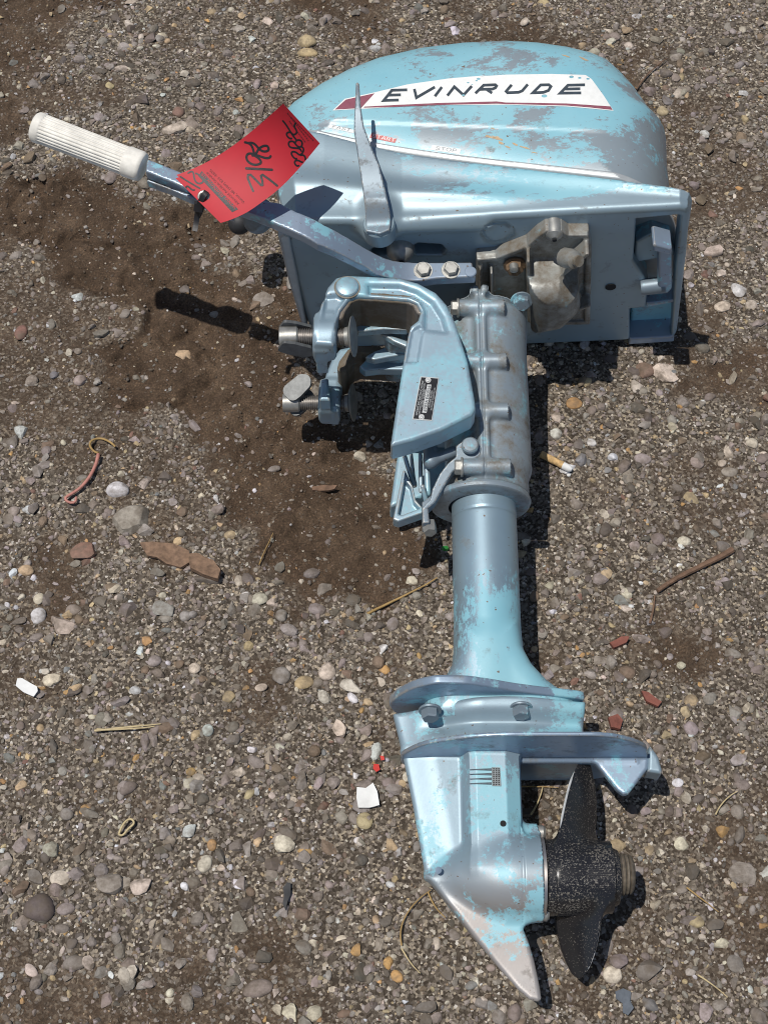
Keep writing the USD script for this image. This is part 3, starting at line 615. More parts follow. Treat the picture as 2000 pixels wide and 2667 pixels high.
# anti-ventilation plate with its downturned tail fin
px0, px1 = L(1044, 1985, 0)[0], L(1690, 1960, 0)[0]
pw = lambda X: pch(X, [-0.0735, -0.072, -0.064, -0.0515, -0.033, -0.015, 0.003, 0.022, 0.085, 0.1008, 0.118, 0.130, 0.137, 0.1415, 0.143], [0, 0.008, 0.028, 0.047, 0.060, 0.068, 0.072, 0.074, 0.074, 0.071, 0.060, 0.047, 0.034, 0.010, 0])
def vplate(X, Y, Z):
    w = pw(X)
    f = smax(np.maximum(np.abs(Z) - w, np.maximum(px0 - X, X - px1)) * 0.8, slab(Y, PLY - 0.0020, PLY + 0.0020), 0.0015)
    f = smin(f, smax(np.abs(Z) - 0.004, np.maximum(slab(Y, PLY - 0.006, PLY), slab(X, 0.02, px1 - 0.012)), 0.003), 0.004)
    FN = lp([(1532, 1970), (1690, 1968), (1686, 2005), (1636, 2070), (1622, 2074), (1606, 2062)])
    return smin(f, smax(poly2(X, Y, FN), np.abs(Z) - 0.0045, 0.003), 0.003)
vp = part('anti_ventilation_plate', surf(vplate, (px0 - .006, 0.055, -0.08), (px1 + .008, PLY + .01, 0.08), 0.0017), 'plate_paint')
TE = lp([(1686, 1962), (1690, 1945), (1712, 1975), (1722, 2010), (1720, 2020), (1684, 2014)])
part('tail_end', surf(lambda X, Y, Z: ext(poly2(X, Y, TE), np.abs(Z + 0.006) - 0.012, 0.003), (px1 - .01, PLY - .05, -0.03), (px1 + .03, PLY + .02, 0.02), 0.0015), 'gear_paint', vp)
part('tail_rust', lathe([(0, 0), (0.003, 0), (0.0033, 0.0008), (0, 0.001)], L(1672, 1962, 0.0046), (0, 0, 1), 14), 'rusty', vp)
# water intake: four tapered slots and a mesh screen
def gz(x, y): return np.full(np.shape(x), 0.0272)
c3 = lambda *p: [(950 + x * 650 / 1659, 1650 + y * 650 / 1659) for x, y in p]
decal('intake_screen', c3((842, 892), (898, 893), (906, 1018), (846, 1016)), 'screen_grey', gc, 0.0, 0.0006, gz, MO)
for i in range(4):
    y = 905 + i * 31
    decal('intake_slot', c3((695, y), (842, y - 7), (842, y + 10), (695, y + 3)), 'slot_dark', gc, 0.0, 0.0005, gz, MO, 40)
for i in range(9):
    for j in range(3):
        decal('screen_hole', sg.box(*(np.array(c3((852 + j * 17, 899 + i * 13.2))[0])), *(np.array(c3((861 + j * 17, 906 + i * 13.2))[0]))), 'hole_dark', gc, 0.0007, 0.0001, gz, MO, 40)

# ---------------------------------------------------------------- stern clamps
def c6(*p): return [(680 + x * 600 / 1659, 680 + y * 600 / 1659) for x, y in p]
ZT = 0.085
OUTER = c6((385, 500), (400, 440), (430, 300), (480, 180), (540, 112), (620, 95), (800, 103), (1000, 115), (1130, 150), (1260, 220), (1340, 310), (1400, 440), (1440, 560), (1490, 720), (1540, 1000), (1546, 1060), (1520, 1105),
           (1300, 1215), (1100, 1285), (945, 1328), (932, 1320), (980, 1000), (1020, 750), (1040, 620), (1060, 520), (1078, 460), (1130, 420), (1150, 355), (1120, 300), (1060, 275), (900, 262), (700, 248), (630, 273), (572, 350), (545, 430), (530, 520), (524, 600), (385, 590))
CP = lp(OUTER, ZT)
POCK = lp(c6((775, 170), (1000, 175), (1120, 215), (1230, 290), (1300, 400), (1330, 500), (1180, 480), (1185, 350), (1150, 280), (1080, 245), (780, 225)), ZT)
POCK2 = lp(c6((470, 250), (540, 240), (590, 265), (545, 330), (515, 420), (440, 430)), ZT)
POCK3 = lp(c6((1090, 500), (1140, 470), (1160, 480), (1120, 720), (1050, 720)), ZT)
INNER = lp(c6((1150, 355), (1120, 300), (1060, 275), (900, 262), (700, 248), (630, 273), (572, 350), (560, 390)), ZT)
SCY = lp(c6((400, 540)), ZT - 0.015)[0, 1]
BOX0, BOX1 = lp(c6((385, 540), (530, 540)), ZT - 0.015)[:, 0]
def clamp(X, Y, Z):
    d = poly2(X, Y, CP)
    f = ext(d, slab(Z, ZT - 0.030, ZT), 0.0035)
    for P in (POCK, POCK2): f = smax(f, -ext(poly2(X, Y, P), np.abs(Z - ZT) - 0.005, 0.002), 0.006)
    f = smax(f, -ext(poly2(X, Y, POCK3), np.abs(Z - ZT) - 0.0022, 0.001), 0.004)
    # the transom face reaches inwards
    inn = None
    for a, b in zip(INNER[:-1], INNER[1:]):
        c_ = caps(X, Y, 0 * Z, (a[0], a[1] + 0.004, 0), (b[0], b[1] + 0.004, 0), 0.0042); inn = c_ if inn is None else np.minimum(inn, c_)
    # threaded lug
    f = smin(f, np.maximum(rad(Y, Z, SCY, ZT - 0.016) - 0.0165, slab(X, BOX0, BOX1)) , 0.005)
    f = smin(f, box(X, Y, Z, (BOX0, SCY - 0.016, ZT - 0.032), (BOX1, SCY + 0.02, ZT - 0.004), 0.003), 0.004)
    # side wall below the lug
    f = smin(f, ext(poly2(X, Y, lp(c6((385, 600), (400, 440), (455, 430), (470, 600)), ZT)), slab(Z, ZT - 0.055, ZT - 0.01), 0.003), 0.005)
    return f
lo, hi = (CP[:, 0].min() - .006, CP[:, 1].min() - .01, ZT - 0.068), (CP[:, 0].max() + .006, CP[:, 1].max() + .008, ZT + .006)
cm = surf(clamp, lo, hi, 0.0017)
br = part('clamp_bracket', cm, 'clamp_paint')
inn_b = sg.LineString(INNER + (0, 0.0035)).buffer(0.0036).buffer(0.001)
IP = np.array(inn_b.exterior.coords)[:-1]
tf_ = surf(lambda X, Y, Z: ext(poly2(X, Y, IP), slab(Z, ZT - 0.058, ZT - 0.0045), 0.0015), (IP[:, 0].min() - .005, IP[:, 1].min() - .005, ZT - 0.064), (IP[:, 0].max() + .005, IP[:, 1].max() + .005, ZT), 0.0017)
part('transom_face', tf_, 'transom_paint', br)
flip = lambda m: (m[0] * (1, 1, -1) + (0, 0.002, 0.006), m[1][:, ::-1], m[2] * (1, 1, -1))
br2 = part('clamp_bracket', flip(cm), 'clamp_paint'); part('transom_face', flip(tf_), 'transom_paint', br2)
q = lp(c6((620, 188)), ZT)[0]
part('rivet_head', lathe([(0, -0.002), (0.0105, -0.002), (0.0105, 0.0012), (0.0095, 0.0026), (0.006, 0.0036), (0, 0.004)][::-1], (q[0], q[1], ZT), (0, 0, -1), 32) if False else lathe([(0, -0.002), (0.0108, -0.002), (0.0108, 0.0014), (0.0098, 0.0028), (0.0065, 0.0040), (0, 0.0046)], (q[0], q[1], ZT), (0, 0, 1), 36), 'clamp_paint', br)
part('rivet_groove', lathe([(0.0108, -0.001), (0.0124, -0.001), (0.0124, 0.0004), (0.0108, 0.0004)], (q[0], q[1], ZT), (0, 0, 1), 36), 'casting_paint', br)
# serial plate
pl_ = sg.Polygon(c6((1148, 832), (1280, 842), (1230, 1152), (1088, 1142)))
zt = lambda x, y: np.full(np.shape(x), ZT)
plate = decal('serial_plate', pl_, 'plate_letter', br, 0.0001, 0.0006, zt, MO, 60)
PA, PB, PC, PD = [np.array(p) for p in c6((1148, 832), (1280, 842), (1230, 1152), (1088, 1142))]
def pm(u, v): return tuple((PA * (1 - u) + PB * u) * (1 - v) + (PD * (1 - u) + PC * u) * v)     # u across, v down
def pquad(u0, v0, u1, v1): return sg.Polygon([pm(u0, v0), pm(u1, v0), pm(u1, v1), pm(u0, v1)])
scr = [sg.Point(pm(0.44, 0.07)).buffer(7.5), sg.Point(pm(0.44, 0.93)).buffer(7.5)]
blk = pquad(0.05, 0.02, 0.97, 0.98).difference(shapely.union_all(scr)).difference(pquad(0.43, 0.17, 0.66, 0.83))
decal('plate_field', blk, 'plate_black', br, 0.0007, 0.0002, zt, MO, 60)
for s_ in (0.07, 0.93):
    part('plate_screw', lathe([(0, 0), (0.0016, 0), (0.0013, 0.0008), (0, 0.001)], tuple(MO.L(*pm(0.44, s_), ZT + 0.0008)), (0, 0, 1), 12), 'plate_letter', br)
for txt, u, v0, v1, w_, ink in (('OPERATING INSTRUCTIONS', 0.22, 0.90, 0.10, 0.095, 'plate_letter'), ('SEE INSTRUCTION MANUAL', 0.335, 0.88, 0.14, 0.075, 'plate_letter'), ('SERIAL NUMBER', 0.42, 0.70, 0.30, 0.07, 'plate_letter'), ('6702A E40314', 0.635, 0.80, 0.20, 0.15, 'letter_dark'), ('EVINRUDE MOTORS', 0.79, 0.70, 0.31, 0.085, 'plate_letter'), ('MILWAUKEE, WISCONSIN, USA', 0.905, 0.76, 0.24, 0.07, 'plate_letter')):
    a, b = pm(u, v0), pm(u, v1); dn = np.array(pm(u - w_, v0)) - np.array(a)
    decal('plate_text', px_text(txt, a, b, dn), ink, br, 0.001, 0.0001, zt, MO, 60)

# ---- thumb screws
def clamp_screw(zc, x0, x1, xl, folded):
    y = SCY + (0.0 if zc > 0 else 0.002)
    n = int((x1 - x0) / 0.0021)
    prof = [(0, 0)]
    for i in range(n): prof += [(0.0068, i * 0.0021), (0.0068, i * 0.0021 + 0.0006), (0.0080, i * 0.0021 + 0.0011), (0.0080, i * 0.0021 + 0.0016)]
    prof += [(0.0068, n * 0.0021), (0, n * 0.0021)]
    sc = part('clamp_screw', lathe(prof, (x0, y, zc), (1, 0, 0), 28), 'thread')
    part('screw_head', lathe([(0, 0), (0.0092, 0), (0.0096, 0.001), (0.0096, 0.016), (0.008, 0.0175), (0, 0.0175)], (xl, y, zc), (1, 0, 0), 24), 'zinc', sc)
    part('screw_pad', lathe([(0, -0.001), (0.009, -0.001), (0.0095, 0.0025), (0.019, 0.0060), (0.0195, 0.0068), (0.018, 0.0074), (0, 0.0055)], (x1 - 0.001, y, zc), (1, -0.04, 0.17), 40), 'zinc', sc)
    def wing(dy, ang):
        P = [(-0.004, -0.005), (0.004, -0.0065), (0.018, -0.006), (0.024, 0), (0.018, 0.006), (0.004, 0.0065), (-0.004, 0.005)]
        m = trimesh.creation.extrude_polygon(sg.Polygon(P).buffer(0.0035), 0.0030, engine='earcut'); m.apply_translation((0, 0, -0.0015))
        M = np.eye(4); M[:3, 0] = (math.sin(ang), 0, -math.cos(ang)) if True else 0; M[:3, 2] = (0, 1, 0); M[:3, 1] = np.cross(M[:3, 2], M[:3, 0]); M[:3, 3] = (xl + 0.008, y + dy, zc)
        m.apply_transform(M); return m
    if folded:                      # two cheeks of the folded handle hang down behind the screw
        for dy in (-0.0112, 0.0112): part('screw_wing', wing(dy, 1.15), 'wing_steel', sc)
    else:
        m = wing(0.0, 0); m.apply_translation((-xl - 0.008, -y, -zc))
        M = np.eye(4); d1 = np.array([0.75, 0.62, 0.30]); d1 /= np.linalg.norm(d1); nz = np.array([-0.2, -0.3, 0.93]); nz -= d1 * (nz @ d1); nz /= np.linalg.norm(nz)
        w = trimesh.creation.extrude_polygon(sg.Polygon([(0, -0.0075), (0.010, -0.0085), (0.024, -0.0075), (0.031, 0), (0.024, 0.0075), (0.010, 0.0085), (0, 0.009)]).buffer(-0.006).buffer(0.007), 0.006, engine='earcut')
        M[:3, 0], M[:3, 2] = d1, nz; M[:3, 1] = np.cross(nz, d1); M[:3, 3] = (xl + 0.006, y + 0.0015, zc + 0.0085)
        w.apply_transform(M); part('screw_wing', w, 'wing_steel', sc)
        w2 = w.copy(); w2.apply_translation((0.002, -0.006, -0.021)); part('screw_wing', w2, 'wing_steel', sc)
    return sc
xl = L(728, 876, ZT - 0.016)[0]
clamp_screw(ZT - 0.016, xl + 0.014, L(905, 876, ZT - 0.016)[0], xl, True)
xl2 = L(736, 1085, -ZT + 0.022)[0]
clamp_screw(-ZT + 0.022, xl2 + 0.014, L(905, 1085, -ZT + 0.022)[0], xl2, False)

# ---- tilt lock: lug, curved arm and the small frame under the clamps
def c7(*p): return [(950 + x * 500 / 1659, 960 + y * 500 / 1659) for x, y in p]
ZL = 0.052
ARM = sg.Polygon(c7((790, 650), (905, 572), (965, 595), (1010, 660), (1000, 720), (960, 750), (860, 765), (760, 850), (700, 940), (660, 1000), (610, 1080), (520, 1140), (495, 1150), (505, 1110), (570, 1050), (590, 970), (650, 860), (720, 780), (790, 730))).buffer(1.2).buffer(-1.2)
AP_ = lp(list(ARM.exterior.coords)[:-1], ZL)
zarm = lambda x, y: ZL - 0.32 * np.clip(0.395 - y, 0, 1) 
tl = part('tilt_lever', surf(lambda X, Y, Z: ext(poly2(X, Y, AP_), (np.abs(Z - zarm(X, Y) + 0.006) - 0.006) * 0.95, 0.0012), (AP_[:, 0].min() - .005, AP_[:, 1].min() - .005, ZL - .05), (AP_[:, 0].max() + .005, AP_[:, 1].max() + .005, ZL + .005), 0.0014), 'lever_paint')
q = lp(c7((908, 665)), ZL)[0]
part('pivot_pin', lathe([(0, -0.002), (0.0078, -0.002), (0.0078, 0.0016), (0.0066, 0.003), (0, 0.0034)], (q[0], q[1], ZL), (0, 0, 1), 28), 'housing_paint', tl)
B = c7
ZF = 0.012
FR_ = sg.Polygon(B((330, 880), (345, 870), (415, 1010), (440, 1130), (500, 1200), (500, 1245), (290, 1320), (243, 1300)))
FI = sg.Polygon(B((345, 960), (395, 1020), (425, 1150), (475, 1205), (320, 1265), (290, 1255)))
FP, FQ = lp(list(FR_.exterior.coords)[:-1], ZF), lp(list(FI.exterior.coords)[:-1], ZF)
part('tilt_frame', surf(lambda X, Y, Z: smax(ext(poly2(X, Y, FP), slab(Z, ZF - 0.016, ZF), 0.0015), -ext(poly2(X, Y, FQ), slab(Z, ZF - 0.008, ZF + 0.01), 0.001), 0.0015), (FP[:, 0].min() - .004, FP[:, 1].min() - .004, ZF - .02), (FP[:, 0].max() + .004, FP[:, 1].max() + .004, ZF + .004), 0.0014), 'clamp_paint')
def bars(X, Y, Z):
    f = None
    for a, b, r, z0, z1 in (((345, 760), (420, 1000), 10, 0.02, 0.0), ((400, 740), (430, 1010), 8, 0.0, 0.0), ((480, 740), (485, 1060), 9, 0.02, 0.01), ((530, 720), (545, 1080), 13, 0.03, 0.02), ((500, 1020), (530, 1150), 10, 0.03, 0.02)):
        pa, pb = MO.L(*B(a)[0], z0), MO.L(*B(b)[0], z1)
        c_ = caps(X, Y, Z, pa, pb, r * 500 / 1659 / 2750 * 2.0); f = c_ if f is None else smin(f, c_, 0.004)
    return f
pb_ = MO.L(*B((330, 1160))[0], 0.0)
part('tilt_bar', surf(bars, (-0.10, 0.32, -0.025), (-0.02, 0.43, 0.06), 0.0015), 'clamp_paint')
ra, rb = MO.L(*B((570, 800))[0], 0.036), MO.L(*B((760, 720))[0], 0.036)
part('tilt_link', surf(lambda X, Y, Z: smin(caps(X, Y, Z, ra, rb, 0.0055), caps(X, Y, Z, ra, ra + (0, 0.012, 0), 0.007), 0.004), np.minimum(ra, rb) - 0.02, np.maximum(ra, rb) + 0.025, 0.0015), 'lever_paint')
q = MO.L(*B((505, 1240))[0], 0.012)
part('tilt_strap', surf(lambda X, Y, Z: ext(poly2(X, Y, lp(B((495, 1150), (600, 1075), (615, 1110), (545, 1180), (560, 1330), (500, 1335)), 0.03)), slab(Z, 0.008, 0.03), 0.0012), q - 0.04, q + (0.04, 0.05, 0.03), 0.0014), 'lever_paint')
part('strap_bolt', hexbolt(MO.L(*B((553, 1335))[0], 0.018), (0.1, -1, 0.3), 0.0066, 0.012, False), 'zinc')

# ---------------------------------------------------------------- tiller
TX0, TS = L(1000, 690, 0.06)[0], 0.262
def ztil(x, y=0): return 0.068 + 0.068 * sstep(-x, 0.055, 0.165) + 0.10 * np.maximum(-x - 0.16, 0)
def c4(*p): return [(700 + x * 600 / 1659, 480 + y * 600 / 1659) for x, y in p]
def c3b(*p): return [(50 + x * 800 / 1659, 250 + y * 800 / 1659) for x, y in p]
TOPE = c3b((690, 335), (860, 402), (1030, 470), (1180, 540)) + c4((80, 130), (200, 195), (400, 290), (600, 400), (760, 492), (830, 525), (900, 545), (1000, 555), (1465, 558), (1468, 600))
LOWE = c4((1492, 622), (1490, 660), (1210, 672), (1090, 690), (950, 680), (830, 660), (782, 645), (700, 590), (530, 505), (350, 425), (100, 300), (-40, 240)) + c3b((1160, 600), (950, 515), (830, 462), (682, 402))
TP = MO.onto(TOPE + LOWE, lambda x, y: ztil(x))[:, :2]
def tiller_f(X, Y, Z):
    d = poly2(X, Y, TP)
    th = 0.0125
    f = ext(d, (np.abs(Z - ztil(X) + th / 2) - th / 2) * 0.96, 0.0016)
    # the arm is a channel behind the grip: hollow it from below and leave a lower flange
    return f
xlo, xhi = TP[:, 0].min(), TP[:, 0].max()
til = part('tiller_arm', surf(tiller_f, (xlo - .004, TP[:, 1].min() - .004, 0.03), (xhi + .004, TP[:, 1].max() + .004, 0.19), 0.0018), 'arm_paint')
# lower flange of the channel between grip and tag
zl2 = lambda x, y: ztil(x) - 0.006
CHL = MO.onto(c3b((680, 452), (800, 495), (960, 562), (1160, 648), (1155, 628), (960, 540), (835, 500), (700, 448)), zl2)[:, :2]
part('arm_channel', surf(lambda X, Y, Z: ext(poly2(X, Y, CHL), (np.abs(Z - zl2(X, Y) + 0.005) - 0.005) * 0.96, 0.0008), (CHL[:, 0].min() - .004, CHL[:, 1].min() - .004, 0.05), (CHL[:, 0].max() + .004, CHL[:, 1].max() + .004, 0.19), 0.0013), 'arm_paint', til)
CHD = MO.onto(c3b((680, 405), (830, 465), (1160, 600), (1155, 635), (835, 500), (690, 450)), zl2)[:, :2]
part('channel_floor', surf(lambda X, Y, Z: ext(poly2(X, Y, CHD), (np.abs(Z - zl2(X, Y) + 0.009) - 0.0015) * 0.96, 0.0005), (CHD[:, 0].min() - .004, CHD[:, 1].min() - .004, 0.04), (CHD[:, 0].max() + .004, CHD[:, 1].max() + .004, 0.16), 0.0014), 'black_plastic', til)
for px, py in ((1102, 705), (1174, 703)):
    q = MO.L(px, py, 0.068); part('tiller_bolt', hexbolt(q, (0, -0.15, 1), 0.0072, 0.0065, True, 0.2), 'zinc', til)
q = MO.L(1225, 707, 0.068); part('tiller_pin', lathe([(0, -0.002), (0.0058, -0.002), (0.0058, 0.0006), (0.005, 0.0012), (0, 0.0014)], q, (0, 0, 1), 24), 'arm_paint', til)
# joint where the handle folds
q = MO.L(*c3b((1300, 620))[0], float(ztil(L(677, 549, 0.12)[0])) - 0.012)
part('fold_joint', lathe([(0, -0.02), (0.012, -0.02), (0.0140, -0.014), (0.0140, 0.0), (0.011, 0.006), (0, 0.0075)], q, (0.25, 0, 1), 28), 'lever_paint', til)
# black knob standing out of the pan's nose on a short stem, its far end under the arm
kq = MO.L(624, 568, -0.03)
kn = part('choke_knob', surf(lambda X, Y, Z: caps(X, Y, Z, kq + (0.001, 0.018, 0), kq + (0, -0.006, 0), 0.0120), kq - 0.045, kq + 0.045, 0.0017), 'black_rubber')
part('knob_stem', lathe([(0, 0), (0.004, 0), (0.004, 0.055), (0, 0.055)], kq, (1, 0, 0), 14), 'zinc', kn)

# ribbed grip
def grip():
    a, b = MO.L(*c3b((80, 160))[0], 0.152), MO.L(*c3b((672, 385))[0], 0.141)
    d = b - a; Ln = np.linalg.norm(d); M = frame(d, a)
    prof = [(0, 0.0), (0.009, 0.0), (0.0122, 0.001), (0.0136, 0.003), (0.0139, 0.008), (0.0136, 0.0095)] + [(0.0134, s) for s in np.linspace(0.0105, Ln - 0.019, 14)] + [(0.0135, Ln - 0.018), (0.0143, Ln - 0.0165), (0.0143, Ln - 0.004), (0.0132, Ln - 0.001), (0.011, Ln), (0, Ln)]
    n = 26 * 6; th_ = np.arange(n) * 2 * PI / n; V = []
    for r_, s in prof:
        ribbed = 0.0102 < s < Ln - 0.0185
        k = 1 - 0.085 * np.clip(np.abs(((th_ * 26 / (2 * PI)) % 1) - 0.5) * 2 - 0.55, 0, 1) / 0.45 if ribbed else np.ones(n)
        taper = 1 + 0.06 * (1 - s / Ln)
        V.append(np.c_[r_ * k * taper * np.cos(th_), r_ * k * taper * np.sin(th_), np.full(n, s)])
    V = np.vstack(V); F = []
    for i in range(len(prof) - 1):
        j = np.arange(n); j2 = (j + 1) % n; o = i * n
        F += [np.c_[o + j, o + j2, o + n + j2], np.c_[o + j, o + n + j2, o + n + j]]
    m = trimesh.Trimesh(V, np.vstack(F), process=False); m.apply_transform(M); return m
part('handle_grip', grip(), 'grip_rubber', til, smooth=50)

# ---------------------------------------------------------------- shift lever on the pan's upper side
ZS = 0.118
def zlev(x, y): return ZS + 0.016 - 0.013 * sstep(y, 0.604, 0.580) + 0.034 * sstep(y, 0.60, 0.70) + 0.05 * np.clip(y - 0.69, 0, 1)
LEV = c1((700, 1440), (690, 1250), (664, 1060), (640, 900), (613, 720), (613, 640), (622, 500), (626, 372), (637, 362), (650, 370), (662, 540), (684, 680), (735, 820), (795, 960), (842, 1150), (872, 1300), (880, 1380), (868, 1430), (800, 1460))
LV = PH.onto(LEV, zlev)[:, :2]
lev = part('shift_lever', surf(lambda X, Y, Z: ext(poly2(X, Y, LV), (np.abs(Z - zlev(X, Y) + 0.0024) - 0.0024) * 0.9, 0.0012), (LV[:, 0].min() - .004, LV[:, 1].min() - .004, ZS - .02), (LV[:, 0].max() + .004, LV[:, 1].max() + .004, ZS + .08), 0.0014), 'lever_paint', fr=PH)
q = PH.L(*c1((790, 1390))[0], ZS)
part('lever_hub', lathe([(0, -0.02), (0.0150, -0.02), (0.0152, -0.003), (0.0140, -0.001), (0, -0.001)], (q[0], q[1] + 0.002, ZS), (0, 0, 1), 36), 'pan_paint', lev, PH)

# ---------------------------------------------------------------- propeller
HUBR = [(0, 0.0485), (0.0305, 0.0485), (0.0318, 0.050), (0.0318, 0.0560), (0.0312, 0.0565), (0.0318, 0.060), (0.0308, 0.078), (0.0272, 0.098), (0.0240, 0.1075), (0.0225, 0.1105), (0, 0.1108)]
prop = part('propeller', lathe(HUBR, (0, 0, 0), (1, 0, 0), 64), 'prop_dusty', smooth=35)
part('bearing_sleeve', lathe([(0, 0.0455), (0.0345, 0.0455), (0.0345, 0.048), (0, 0.048)], (0, 0, 0), (1, 0, 0), 48), 'bare_alloy', gc)
XB = 0.085
def blade(pts, sgn, slope, m):
    zb = lambda x, y: sgn * slope * (x - XB) + 0.0
    B_ = MO.onto(pts, zb, 12)[:, :2]
    co = 1 / math.sqrt(1 + slope ** 2)
    def f(X, Y, Z):
        th_ = 0.0022 + 0.0028 * sstep(np.abs(Y), 0.095, 0.02)
        camber = 0.10 * (np.abs(Y) - 0.05) ** 2 / 0.05 + 0.003 * ((X - XB) / 0.02) ** 2
        g = ext(poly2(X, Y, B_), (np.abs(Z - zb(X, Y) + camber) - th_) * co, 0.0008)
        hub = np.maximum(rad(Y, Z) - 0.0300, slab(X, 0.058, 0.105))
        return smax(smin(g, hub, 0.012), -(np.maximum(rad(Y, Z) - 0.0265, slab(X, 0.05, 0.12))), 0.001)
    part('blade', surf(f, (0.045, min(B_[:, 1].min(), -0.04) - .006 if sgn > 0 else -0.045, -0.06), (0.125, max(B_[:, 1].max(), 0.04) + .006 if sgn < 0 else 0.045, 0.06), 0.0014), m, prop)
def c8(*p): return [(1350 + x * 400 / 1659, 1880 + y * 400 / 1659) for x, y in p]
def c9(*p): return [(1050 + x * 700 / 1659, 2050 + y * 617 / 1462) for x, y in p]
blade(c8((690, 375), (720, 352), (760, 380), (795, 480), (830, 680), (845, 850), (842, 1000), (832, 1150), (830, 1340), (820, 1600), (420, 1600), (400, 1500), (425, 1300), (445, 1150), (500, 870), (560, 650), (620, 500)), -1, 0.95, 'prop_dusty')
blade(c9((935, 700), (940, 790), (950, 900), (975, 1000), (1005, 1080), (1040, 1150), (1085, 1187), (1120, 1165), (1155, 1100), (1190, 1000), (1212, 880), (1228, 745), (1215, 700), (1185, 650), (1190, 560), (1150, 530), (960, 530)), 1, 0.95, 'prop_clean')
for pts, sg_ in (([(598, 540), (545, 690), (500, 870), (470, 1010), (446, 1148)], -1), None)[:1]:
    E_ = MO.onto(c8(*pts), lambda x, y: -0.95 * (x - XB) + 0.001, 12); part('worn_edge', tube(spline(E_, 20) + (0.0005, 0, -0.0006), 0.0010 * np.clip(np.sin(np.linspace(0.05, PI - 0.05, 20)) * 2, 0.15, 1), 8), 'bright_edge', prop)  # thin pale tube paints the sun highlight along the worn upper blade edge
E_ = MO.onto(c9((1224, 750), (1210, 890), (1185, 1010), (1150, 1105), (1105, 1172)), lambda x, y: 0.95 * (x - XB) + 0.001 - 0.10 * (np.abs(y) - 0.05) ** 2 / 0.05, 12); part('worn_edge', tube(spline(E_, 20) + (-0.0004, 0, -0.0006), 0.0010 * np.clip(np.sin(np.linspace(0.05, PI - 0.05, 20)) * 2, 0.15, 1), 8), 'bright_edge', prop)  # same painted highlight along the lower blade's worn edge
prof = [(0, 0.108), (0.0165, 0.108)]
for i in range(4): prof += [(0.0165, 0.110 + i * 0.0034), (0.0185 - i * 0.0009, 0.1112 + i * 0.0034), (0.0165 - i * 0.0009, 0.1128 + i * 0.0034)]
part('shaft_nut', lathe(prof + [(0.011, 0.1240), (0, 0.1242)], (0, 0.002, 0.002), (1, 0, 0), 28), 'nut_brown', prop)

# ---------------------------------------------------------------- the ground: packed gravel with a patch of scraped brown soil
V2S = 2000 / 1659
def gv(pts, z=0.0):                                  # picture points (1659 px wide) on the ground
    p = np.asarray(pts, float) * V2S; return G(p[:, 0], p[:, 1], z)
SOIL = [(gv([(-200, 360), (60, 350), (180, 375), (300, 405), (395, 430), (470, 500), (560, 560), (640, 640), (700, 720), (700, 860), (860, 960), (900, 1130), (850, 1270), (700, 1300), (560, 1210), (460, 1090), (430, 950), (330, 870), (230, 800), (235, 690), (150, 590), (-200, 560)])[:, :2], 1.0), (gv([(-200, 540), (240, 560), (360, 860), (480, 1000), (560, 1210), (380, 1150), (250, 1000), (-200, 900)])[:, :2], 0.5),
        (gv([(-200, -60), (320, -40), (200, 30), (60, 160), (50, 300), (-200, 320)])[:, :2], 0.75), (gv([(560, -60), (900, -60), (830, 45), (640, 60)])[:, :2], 0.8),
        (gv([(980, 10), (1250, 60), (1390, 120), (1500, 330), (1420, 330), (1250, 100), (1000, 110)])[:, :2], 0.7), (gv([(480, 560), (640, 480), (660, 760), (560, 720)])[:, :2], 0.35),
        (gv([(1400, 1330), (1560, 1340), (1520, 1480), (1400, 1470)])[:, :2], 0.75), (gv([(440, 2000), (620, 1990), (600, 2130), (400, 2100)])[:, :2], 0.7), (gv([(760, 1540), (860, 1460), (860, 1620)])[:, :2], 0.8), (gv([(1480, 770), (1720, 770), (1720, 830), (1500, 810)])[:, :2], 0.8),
        (gv([(-100, 2110), (300, 2120), (700, 2180), (700, 2300), (-100, 2300)])[:, :2], 0.6), (gv([(20, 1200), (180, 1180), (140, 1290)])[:, :2], 0.7), (gv([(1510, 1760), (1620, 1740), (1700, 1850), (1560, 1900)])[:, :2], 0.55)]
def soil(x, y):
    p = np.stack([x, y, 0 * x], -1)
    w = (meshkit.fbm(p * 22, 4, 3) - 0.5) * 0.17
    m = 0.55 * sstep(meshkit.fbm(p * 9 + 7, 4, 12), 0.52, 0.72)
    for P, a in SOIL: m = np.maximum(m, a * sstep(-poly2(x, y, P) + w, -0.04, 0.045))
    return m
def height(x, y):
    p = np.stack([x, y, 0 * x], -1); s = soil(x, y)
    r = np.abs(meshkit.fbm(p * 16 + 3, 4, 9) - 0.5) * 2
    clod = np.maximum(meshkit.fbm(p * 75, 3, 5) - 0.5, 0) * 0.020 + (meshkit.noise(p * 210, 6) - 0.5) * 0.0016
    big = (meshkit.noise(p * 5, 2) - 0.5) * 0.008
    cr = np.abs(meshkit.fbm(p * 13 + 31, 5, 15) - 0.5); crack = 0.007 * sstep(0.016, 0.0, cr) * sstep(s, 0.6, 0.9) * sstep(x, -0.10, -0.2)
    trench = crack + 0.016 * np.exp(-((np.hypot((x - TR[0]) / 1.9, y - TR[1])) / 0.055) ** 2)
    return big + s * (-0.006 + 0.010 * r + clod) + (1 - s) * 0.0012 * meshkit.noise(p * 120, 4) - trench - 0.004
TR = gv([(770, 960)])[0]
gx = np.r_[-12, -6, -3, -1.6, np.arange(-0.78, 0.78, 0.0033), 1.6, 3, 6, 12]
gy = np.r_[-10, -5, -2, -0.6, np.arange(0.12, 1.72, 0.0033), 2.6, 4, 7, 14]
GX, GY = np.meshgrid(gx, gy, indexing='ij')
GZ = height(GX, GY); fine_area = (np.abs(GX) < 0.8) & (GY > 0.1) & (GY < 1.75); GZ = np.where(fine_area, GZ, 0)
